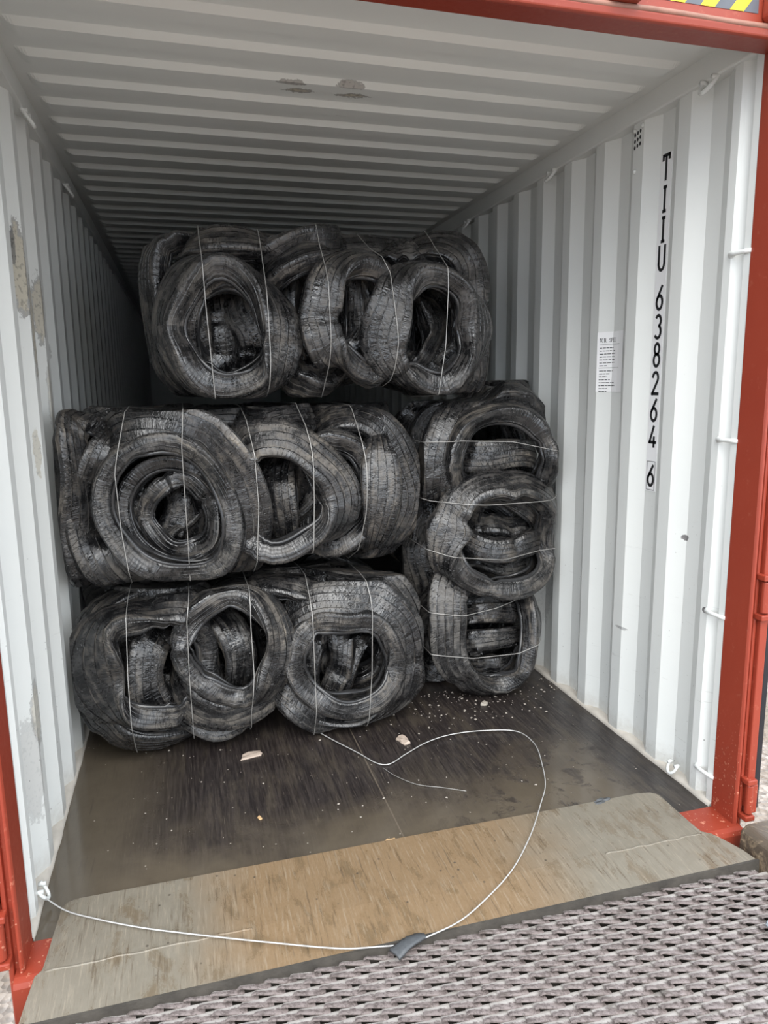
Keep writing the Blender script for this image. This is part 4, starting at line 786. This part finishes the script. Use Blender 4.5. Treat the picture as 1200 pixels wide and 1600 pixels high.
# air holes under the right roof rail: flat black discs paint their dark inside
b = MB()
for i in range(3):
    for j in range(3):
        y = .668 - .017 * i; z = 2.535 + .024 * (j - 1) + .004 * i; n = 10; x = W - .0012
        vv = [(x, y + .0052 * math.cos(2 * math.pi * k / n), z + .0075 * math.sin(2 * math.pi * k / n)) for k in range(n)]
        vv += [(x + .003, p[1], p[2]) for p in vv]
        b.add(vv, [tuple(range(n))] + [(k, (k + 1) % n, n + (k + 1) % n, n + k) for k in range(n)])
tag(b.build('air_vent', M_DECALB), 'three by three cluster of black air holes high on the right wall', 'air vent')
for y, z, lab in ((.672, 2.575, 'left one of two small white studs above the air holes'), (.622, 2.582, 'right one of two small white studs above the air holes'), (.664, 2.42, 'small white stud below the air holes')):
    b = MB(); b.tube([(W + .001, y, z), (W - .006, y, z)], [.011, .007], 10); tag(b.build('wall_stud', M_WB, smooth=True), lab, 'stud', 'studs round the air holes')

# ------------------------------------------------------------------ lettering: stroke glyphs as flat raised ribbons
def ell(cx, cy, rx, ry, a0, a1, n=14): return [(cx + rx * math.cos(math.radians(a0 + (a1 - a0) * i / n)), cy + ry * math.sin(math.radians(a0 + (a1 - a0) * i / n))) for i in range(n + 1)]
GL = {  # unit box: x 0..1, y 0..1
 'T': [[(.05,.86),(.05,1),(.95,1),(.95,.86)], [(.5,1),(.5,0)]],
 'I': [[(.15,1),(.85,1)], [(.15,0),(.85,0)], [(.5,1),(.5,0)]],
 'U': [[(.06,1),(.06,.3)] + ell(.5,.3,.44,.30,180,360) + [(.94,1)]],
 '6': [[(.80,1),(.32,.62)] + ell(.5,.30,.44,.30,150,-210,22)],
 '3': [ell(.48,.76,.40,.24,150,-80) , ell(.46,.28,.46,.28,85,-150)],
 '8': [ell(.5,.76,.36,.24,0,360,20), ell(.5,.27,.44,.27,0,360,20)],
 '2': [ell(.5,.74,.42,.26,165,-25) + [(.06,0),(.96,0)]],
 '4': [[(.62,1),(.04,.26),(.98,.26)], [(.72,.55),(.72,0)]],
 'C': [ell(.5,.5,.45,.5,50,310)], 'L': [[(.1,1),(.1,0),(.9,0)]], 'S': [ell(.5,.75,.40,.25,30,270) + ell(.5,.25,.42,.25,90,-150)],
 'P': [[(.1,0),(.1,1),(.6,1)] + ell(.6,.75,.34,.25,90,-90) + [(.1,.5)]], 'E': [[(.9,1),(.1,1),(.1,0),(.9,0)], [(.1,.5),(.75,.5)]],
}
def ribbon(b, pts, hw, place, m=0):
    P = np.array(pts, float)
    T = np.gradient(P, axis=0); T /= np.linalg.norm(T, axis=1)[:, None] + 1e-9
    N = np.stack([-T[:, 1], T[:, 0]], 1); v = []
    # mitre-free: every straight run is its own quad when it bends sharply
    runs = [[0]]
    for i in range(1, len(P) - 1):
        a = P[i] - P[i-1]; c = P[i+1] - P[i]
        cosang = (a @ c) / (np.linalg.norm(a) * np.linalg.norm(c) + 1e-12)
        runs[-1].append(i)
        if cosang < .6: runs.append([i])
    runs[-1].append(len(P) - 1)
    for r in runs:
        Q = P[r]; t = np.gradient(Q, axis=0); t /= np.linalg.norm(t, axis=1)[:, None] + 1e-9
        Q = Q.copy()
        if len(runs) > 1: Q[0] -= t[0] * hw * .9; Q[-1] += t[-1] * hw * .9
        n = np.stack([-t[:, 1], t[:, 0]], 1)
        v = [place(*q) for q in Q + n * hw] + [place(*q) for q in Q - n * hw]; k = len(Q)
        b.add(v, [(i, i + 1, k + i + 1, k + i) for i in range(k - 1)], m)
def glyph(b, ch, cx, z0, z1, wd, hw, place, m=0):
    for st in GL[ch]:
        ribbon(b, [(cx + (x - .5) * wd, z0 + y * (z1 - z0)) for x, y in st], hw, place, m)
def zpx(zt): return zt
XW = W + .036
def strip_place(off): return lambda a, z: (XW - off, .506 - a, z)
b = MB(); b.box(XW - .0022, XW - .0002, .474, .541, 1.131, 2.446)
strip = b.build('number_decal', M_DECALW); tag(strip, 'tall white sticker strip with the black number TIIU 638264 6 on the right wall', 'sticker')
b = MB(); b2 = MB(); rows = [('T', 2.4461, 2.3417), ('I', 2.33, 2.2288), ('I', 2.2169, 2.1166), ('U', 2.1094, 2.0078), ('6', 1.9566, 1.858), ('3', 1.8456, 1.7457), ('8', 1.7357, 1.6344), ('2', 1.6217, 1.5243), ('6', 1.5114, 1.4152), ('4', 1.4021, 1.3048), ('6', 1.241, 1.1472)]
for k_, (ch, zt, zb) in enumerate(rows):
    if k_ in (4, 10):
        b.build('lettering', M_DECALB, strip); b = MB()
    glyph(b, ch, 0., zb + .007, zt - .005, .040 if ch != 'I' else .032, .0064, strip_place(.0028))
zt, zb = (1.2543, 1.1364)
for st in ([(-.026, zt), (.026, zt)], [(-.026, zb), (.026, zb)], [(-.026, zt), (-.026, zb)], [(.026, zt), (.026, zb)]): ribbon(b2, st, .0011, strip_place(.0028))
b.build('lettering', M_DECALB, strip); b2.build('digit_frame', M_DECALB, strip)
# specification sticker pressed over two folds of the wall
b = MB(); ys = [.738, .7795, .82, .821, .855, .889]
v = [(W + wall_depth(y) - .0015, y, z) for y in ys for z in (1.538, 1.802)]
b.add(v, [(2*i, 2*i+1, 2*i+3, 2*i+2) for i in range(5)])
sp = b.build('spec_decal', M_DECALW); tag(sp, 'small white specification sticker with rows of tiny black print on the right wall', 'sticker')
def spec_place(a, z): y = .885 - a; return (W + wall_depth(y) - .0024, y, z)
b = MB(); x = .012
for ch in 'TCIL SPECI':
    if ch != ' ': glyph(b, ch, x, 1.758, 1.774, .0060, .0010, spec_place)
    x += .0083
def dash(x0, x1, z, hw):
    n = max(2, int((x1 - x0) / .004)); ribbon(b, [(x0 + (x1 - x0) * i / n, z) for i in range(n + 1)], hw, spec_place)
dash(.008, .140, 1.747, .0006); dash(.008, .140, 1.6445, .0006)
z = 1.732
for i, (ln) in enumerate((.060,.072,.076,.068,.072,.068,.034, .058,.044,.034,.046,.072,.076,.036,.036)):
    if i == 7: z -= .010
    xx = .010
    while xx < .010 + ln:
        l = random.uniform(.006, .018); l = min(l, .012 + ln - xx); dash(xx, xx + l, z, .0016); xx += l + .0032
    if i != 7: dash(.124, .136 + random.uniform(-.002, .002), z, .0016)
    z -= .0130
b.build('print', M_DECALB, sp)
# hazard sticker on the header
b = MB(); yh = -.1212; zl, zt_ = 2.632, 2.735
b.add([(1.58, yh, zl), (2.20, yh, zl), (2.20, yh, zt_), (1.58, yh, zt_)], [(0, 1, 2, 3)], 0)
for i in range(6):
    x = 1.60 + .10 * i
    if x + .132 <= 2.20: b.add([(x, yh - .0008, zl), (x + .048, yh - .0008, zl), (x + .133, yh - .0008, zt_), (x + .085, yh - .0008, zt_)], [(0, 1, 2, 3)], 1)
    else: b.add([(x, yh - .0008, zl), (x + .048, yh - .0008, zl), (2.20, yh - .0008, zl + (2.20 - x - .048) / .085 * .103), (2.20, yh - .0008, zt_), (x + .085, yh - .0008, zt_)], [(0, 1, 2, 3, 4)], 1)
tag(b.build('hazard_decal', None, mats=[M_HBLK, M_YEL]), 'black and yellow striped height warning sticker on the red header', 'sticker')
b = MB(); b.box(1.70, 1.79, -.165, -.119, 2.604, 2.70); b.box(1.715, 1.775, -.20, -.16, 2.618, 2.70); tag(b.build('cam_keeper', M_RED, bevel=.006), 'red door lock keeper on the header, left of the striped sticker', 'lock keeper')
b = MB(); b.prism([(2.212, 2.618), (2.232, 2.600), (2.31, 2.600), (2.33, 2.63), (2.33, 2.80), (2.216, 2.80)], 1, -.175, -.119); tag(b.build('header_lug', M_RED, bevel=.008), 'rounded red steel lug at the right end of the header', 'lug')

# ------------------------------------------------------------------ loading ramp
ramp = empty('loading_ramp', (1.15, -.30, -.02)); tag(ramp, 'steel loading ramp with rusty lip plate and dusty serrated deck leading into the container', 'loading ramp')
RL = Vector((1.15, -.30, -.02))
def rounded_lip():
    # top outline in plan, far corners rounded, then the fold and the wider front strip
    th = .010; P = []
    def arc(cx, cy, r, a0, a1, n=6): return [(cx + r * math.cos(math.radians(a0 + (a1 - a0) * i / n)), cy + r * math.sin(math.radians(a0 + (a1 - a0) * i / n))) for i in range(n + 1)]
    nx = 40
    rows_ = [(.140, .075+.03, 2.185-.06), (.130, .068+.012, 2.19-.02), (.110, .066, 2.192), (.06, .064, 2.192), (0, .060, 2.19), (-.06, .057, 2.188), (-.110, .054, 2.188), (-.134, .052, 2.190), (-.142, .046, 2.20), (-.152, .036, 2.215), (-.19, .032, 2.235), (-.25, .026, 2.262), (-.296, .022, 2.272)]
    v = []; f = []
    def zz(y): 
        z = .0125 if y > -.142 else .0125 + (y + .142) * .075
        return z
    for (y, xa, xb) in rows_:
        for i in range(nx + 1):
            x = xa + (xb - xa) * i / nx
            v.append((x, y, zz(y) + .0012 * noise.noise((x * 3, y * 8, 1))))
    n = len(v); m = nx + 1
    v += [(x, y, max(z - th, .0008) if y > -.15 else z - th - .006) for x, y, z in v]
    R_ = len(rows_)
    for r in range(R_ - 1):
        for i in range(nx):
            a = r * m + i; f.append((a, a + m, a + m + 1, a + 1)); f.append((n + a, n + a + 1, n + a + m + 1, n + a + m))
    for i in range(nx): f.append((i, i + 1, n + i + 1, n + i)); a = (R_ - 1) * m + i; f.append((a + 1, a, n + a, n + a + 1))
    for r in range(R_ - 1):
        a = r * m; f.append((a, n + a, n + a + m, a + m)); a = r * m + nx; f.append((a, a + m, n + a + m, n + a))
    return v, f
v, f = rounded_lip(); mesh_obj('lip_plate', [(Vector(p) - RL) for p in v], f, M_PLATE, ramp)
for xa, xb in ((.06, .62), (1.80, 2.18)):
    b = MB(); b.tube([(Vector((xa + (xb - xa) * i / 24, -.143 + .002 * math.sin(i), .0115 + .0012 * math.sin(i * 1.7))) - RL) for i in range(25)], .0038, 8)
    b.build('weld_bead', M_PLATE, ramp, True)
b = MB(); b.prism([(-.296, .0005), (-.304, .0005), (-.306, -.06), (-.296, -.06)], 0, .01, 2.28)
o = b.build('edge_bar', M_DIRT_SHADE, ramp); o.data.transform(Matrix.Translation(-RL))
# serrated deck: rows of raised overlapping scales
def deck():
    # every strand of the serrated sheet is a tilted tongue: high blunt left end, right end tucked under its neighbour
    sx, sy, X0, Y0, NROW = .070, .0310, .012, -.289, 67
    U_, V_ = np.array([0., .10, .35, .65, .9, 1.]), np.array([0., .3, .62, .9, 1.])
    nu, nv = len(U_), len(V_); T_ = []
    for u in U_:
        for v in V_:
            x = u * sx * 1.16 - .010 * v * (1 - u); lift = (1 - u) ** 1.15 * (.75 + .25 * min(1, u / .10))
            y = -v * sy * (1.30 - .12 * u) + .004 * (u < .05) * (v > .8)
            z = -.007 + v * (.0040 + .0280 * lift) + .003 * lift * (1 - v) - .003 * max(0, v - .85) / .15
            T_.append((x, y, z))
    T_ = np.array(T_); k = len(T_); B_ = T_ + np.array([0, .0015, -.0045]); T_ = np.vstack([T_, B_]); tv = np.tile(np.tile(V_, nu), 2)
    q = []
    for a in range(nu - 1):
        for c in range(nv - 1):
            p = a * nv + c; q.append((p, p + 1, p + nv + 1, p + nv)); q.append((k + p, k + p + nv, k + p + nv + 1, k + p + 1))
        p = a * nv + nv - 1; q.append((p, k + p, k + p + nv, p + nv)); p = a * nv; q.append((p, p + nv, k + p + nv, k + p))
    for c in range(nv - 1):
        q.append((c, k + c, k + c + 1, c + 1)); p = (nu - 1) * nv + c; q.append((p, p + 1, k + p + 1, k + p))
    q = np.array(q); VV = []; FF = []
    nb = 0; base = np.array([0., 0., -.027])
    for r in range(NROW):
        for c in range(32):
            o = np.array([X0 + (c + .5 * (r % 2)) * sx + RNG.normal(0, .0012), Y0 - r * sy + RNG.normal(0, .0008), 0.]) + base
            t = T_ * np.array([1., RNG.normal(1, .03), RNG.normal(1, .09)])
            VV.append(t + o); FF.append(q + nb); nb += len(T_)
    V = np.concatenate(VV); F = np.concatenate(FF)
    uvd = np.stack([V[:, 0], np.tile(tv, NROW * 32)], 1)
    fast_mesh('serrated_deck', V - np.array(RL), F, uvd, M_GRATE, ramp, 35)
deck()
b = MB(); b.box(-.02, 2.32, -2.4, -.306, -.12, -.050); o = b.build('deck_bed', M_DIRT_SHADE, ramp); o.data.transform(Matrix.Translation(-RL))  # dark bed colour stands in for the shade between the scales
for s in (1, -1):
    b = MB()
    if s > 0: q = [(2.290, -.13), (2.296, .040), (2.320, .058), (2.50, .058), (2.52, -.13)]
    else: q = [(-.25, -.13), (-.24, .02), (-.05, .02), (-.022, .005), (-.012, -.13)]
    b.prism(q, 1, -2.4, -.195 if s > 0 else -.30); o = b.build('side_curb', M_MUD, ramp, bevel=.008); o.data.transform(Matrix.Translation(-RL))
# yard
nG = 60; v = []; f = []
for i in range(nG + 1):
    for j in range(nG + 1):
        x = -30 + 60 * i / nG; y = -30 + 60 * j / nG; v.append((x, y, -1.0 + .05 * noise.noise((x * .6, y * .6, 3))))
for i in range(nG):
    for j in range(nG): a = i * (nG + 1) + j; f.append((a, a + nG + 1, a + nG + 2, a + 1))
tag(mesh_obj('ground', v, f, M_GRAVEL, None, True), kind='structure')

# ------------------------------------------------------------------ loose things on the floor
cp = [(.900, 1.30, .03), (.919, 1.214, .02), (1.05, .96, .012), (1.16, .77, .008), (1.225, .655, .006), (1.260, .640, .006), (1.36, .70, .008), (1.47, .760, .012), (1.586, .792, .014), (1.75, .79, .012), (1.903, .739, .010),
      (1.925, .62, .012), (1.863, .418, .014), (1.80, .28, .018), (1.725, .173, .024), (1.60, .01, .026), (1.456, -.14, .024), (1.33, -.23, .020), (1.218, -.290, .014), (1.13, -.312, .010), (1.046, -.322, .006), (.95, -.312, .010), (.865, -.298, .014), (.66, -.22, .020), (.449, -.127, .022), (.30, -.055, .022), (.173, .021, .020), (.08, .085, .020), (.012, .135, .045)]
S, L = catmull(np.array(cp), 260, closed=False)
v, f = tube_geo(S, .0022, 8); o = mesh_obj('loose_wire', v, f, M_WIRE2, None, True); tag(o, 'long loose galvanised wire looping across the floor and the rusty plate', 'wire')
S, L = catmull(np.array([(1.235, .62, .004), (1.262, .55, .006), (1.33, .46, .005), (1.42, .41, .004), (1.50, .36, .004)]), 40, closed=False)
v, f = tube_geo(S, .0012, 6); tag(mesh_obj('thin_wire', v, f, M_WIRE, None, True), 'short hair-thin wire lying on the wet floor under the loose wire', 'wire')

def chip(name, loc, size, rot, mat, label, cat, group=None, thick=.006, seed=0, n=12, curl=.0):
    rnd = random.Random(seed); v = []; f = []
    rad = [rnd.uniform(.65, 1.1) for _ in range(n)]
    ca, sa = math.cos(rot), math.sin(rot)
    for lev, zz in ((1., 0.), (1.02, .45), (.88, 1.)):
        for i in range(n):
            a = 2 * math.pi * i / n; x = size[0] * .5 * rad[i] * math.cos(a) * lev; y = size[1] * .5 * rad[i] * math.sin(a) * lev
            z = zz * thick * (1 + .35 * math.sin(a * 3 + seed)) + curl * abs(x) / (size[0] * .5)
            v.append((x * ca - y * sa, x * sa + y * ca, z))
    for l in range(2):
        for i in range(n): f.append((l*n+i, l*n+(i+1)%n, (l+1)*n+(i+1)%n, (l+1)*n+i))
    f.append(tuple(range(n))[::-1]); v.append((0, 0, thick * 1.1)); c = len(v) - 1
    for i in range(n): f.append((2*n+i, 2*n+(i+1)%n, c))
    o = mesh_obj(name, v, f, mat); o.location = loc; tag(o, label, cat, group); return o
chip('mud_flake', (.712, .895, .001), (.125, .060), .35, M_FLAKE, 'large pale pinkish flake of dried mud on the dark floor, below the bottom bale', 'mud flake', None, .006, 3)
chip('mud_flake', (1.384, .825, .001), (.055, .085), .2, M_FLAKE, 'smaller pale flake of dried mud beside the loose wire', 'mud flake', None, .010, 5)
chip('wood_splinter', (.606, 1.160, .001), (.062, .014), .15, M_SPLINT, 'pale wood splinter just under the bottom tyre bale', 'splinter', 'wood splinters on the floor', .005, 8)
chip('wood_splinter', (1.12, .150, .001), (.066, .014), .25, M_SPLINT, 'orange wood splinter against the inner edge of the rusty plate', 'splinter', 'wood splinters on the floor', .005, 9)
chip('wood_splinter', (.70, .42, .001), (.016, .030), .5, M_SPLINT, 'tiny pale wood splinter in the middle of the wet floor', 'splinter', 'wood splinters on the floor', .004, 12)
chip('wood_splinter', (.59, 1.12, .001), (.026, .010), .15, M_SPLINT, 'tiny chip of wood below the splinter under the bottom tyre bale', 'splinter', 'wood splinters on the floor', .004, 14)
chip('mud_clod', (1.965, .135, .001), (.10, .035), .2, M_SCRAP, 'dark mud clod at the far right corner of the rusty plate', 'clod', None, .014, 21)
chip('stone_chip', (1.88, 1.06, .001), (.05, .035), .3, M_STONE, 'pale stone chip on the floor in front of the upright bale', 'stone chip', None, .012, 23)
# folded scrap of ribbed rubber on the wire
b = MB(); P0 = Vector((1.045, -.325, .001))
for k, (dx, dy, z) in enumerate(((-.052, -.030, .004), (.0, -.008, .016), (.030, .004, .014), (.070, .012, .006))): pass
v = []; f = []; nx_, ny_ = 12, 5
for i in range(nx_ + 1):
    for j in range(ny_ + 1):
        t, u = i / nx_, j / ny_ - .5
        x = -.050 + .100 * t - .018 * u; y = -.026 + .044 * t + .040 * u * (1 - .45 * t) + .004 * noise.noise((t * 7, u * 5, 2)); z = .014 + .010 * math.sin(t * 3.1) - .010 * abs(u) + .004 * noise.noise((t * 9, u * 8, 0))
        v.append((x, y, z))
n0 = len(v); v += [(x, y, z - .008) for x, y, z in v]; m = ny_ + 1
for i in range(nx_):
    for j in range(ny_): a = i*m+j; f.append((a, a+m, a+m+1, a+1)); f.append((n0+a, n0+a+1, n0+a+m+1, n0+a+m))
for i in range(nx_): a = i*m; f.append((a, n0+a, n0+a+m, a+m)); a = i*m+ny_; f.append((a, a+m, n0+a+m, n0+a))
for j in range(ny_): f.append((j, j+1, n0+j+1, n0+j)); a = nx_*m+j; f.append((a+1, a, n0+a, n0+a+1))
o = mesh_obj('rubber_scrap', v, f, M_SCRAP, None, True); o.location = P0; tag(o, 'folded grey rubber scrap lying on the loose wire at the plate edge', 'rubber scrap')
chip('plastic_scrap', (2.235, -.49, -.006), (.12, .07), 1.0, M_LEAF, 'crumpled grey plastic scrap on the serrated deck by the right curb', 'plastic scrap', None, .012, 31, curl=.02)
chip('plastic_scrap', (2.10, -.56, -.006), (.07, .05), .3, M_LEAF, 'small dark grey plastic scrap on the deck, in front of the crumpled one', 'plastic scrap', None, .010, 33, curl=.015)
# crumbs of stone and rubber strewn in front of the upright bale: nobody could count them
v = []; f = []; rnd = random.Random(5)
oct_ = [(1,0,0),(-1,0,0),(0,1,0),(0,-1,0),(0,0,1),(0,0,-1)]; of = [(0,2,4),(2,1,4),(1,3,4),(3,0,4),(2,0,5),(1,2,5),(3,1,5),(0,3,5)]
for i in range(280):
    if i < 200: x = min(2.30, max(1.25, rnd.gauss(1.85, .25))); y = 1.28 - abs(rnd.gauss(0, .20))
    else: x = rnd.uniform(.25, 2.25); y = rnd.uniform(.2, 1.1)
    r = rnd.choice((.0025, .0035, .005, .007)) * rnd.uniform(.6, 1.1) * (1 if i < 200 else .8); bb = len(v); a = rnd.uniform(0, 3)
    for q in oct_:
        xx, yy, zz = q[0] * r * rnd.uniform(.7, 1.6), q[1] * r * rnd.uniform(.7, 1.3), q[2] * r * .6
        v.append((x + xx * math.cos(a) - yy * math.sin(a), y + xx * math.sin(a) + yy * math.cos(a), .6 * r + zz))
    f += [tuple(k + bb for k in t) for t in of]
tag(mesh_obj('floor_crumbs', v, f, M_STONE), 'pale crumbs of stone scattered on the dark floor', 'crumbs', None, 'stuff')

# ------------------------------------------------------------------ light, camera
wd = bpy.data.worlds.new('overcast'); bpy.context.scene.world = wd; wd.use_nodes = True
nt = wd.node_tree; nt.nodes.clear(); g = NG(nt)
out = g.n('ShaderNodeOutputWorld'); bg = g.n('ShaderNodeBackground'); nt.links.new(bg.outputs[0], out.inputs[0])
tc = g.n('ShaderNodeTexCoord').outputs['Generated']; sz = g.sep(tc)
cl = g.noise(tc, 2.2, 5, .55)
sky = g.mix(g.step(cl, .35, .7), (.77, .865, 1.0), (.96, .985, 1.0))
g.put(bg.inputs[0], sky); g.put(bg.inputs[1], 1.0)
sun = bpy.data.lights.new('sun_through_cloud', 'SUN'); sun.energy = 1.2; sun.angle = math.radians(50); sun.color = (1, .97, .92)
so = bpy.data.objects.new('sun_through_cloud', sun); C.objects.link(so); so.rotation_euler = Vector((.12, .80, -.75)).to_track_quat('-Z', 'Y').to_euler()
cam = bpy.data.cameras.new('camera'); co = bpy.data.objects.new('camera', cam); C.objects.link(co)
Rm = [[0.9628064710342508, -0.26984884999430064, -0.013612402114026746], [-0.059508566929585574, -0.16264114715029196, -0.9848891245798277], [0.2635572609444626, 0.9490676769389917, -0.172650267283494]]
r0, r1, r2 = (Vector(q) for q in Rm)
mw = Matrix((( r0.x, -r1.x, -r2.x, .5125), (r0.y, -r1.y, -r2.y, -2.0424), (r0.z, -r1.z, -r2.z, 1.5748), (0, 0, 0, 1)))
co.matrix_world = mw
cam.sensor_fit = 'VERTICAL'; cam.sensor_height = 36.; cam.sensor_width = 27.; cam.lens = 1116.9 / 1600 * 36
cam.clip_start = .05; cam.clip_end = 200
sc = bpy.context.scene; sc.camera = co
sc.view_settings.view_transform = 'Standard'; sc.view_settings.look = 'None'; sc.view_settings.gamma = 1.; sc.view_settings.use_curve_mapping = False
sc.view_settings.exposure = 1.5
sc.cycles.max_bounces = 10; sc.cycles.diffuse_bounces = 3
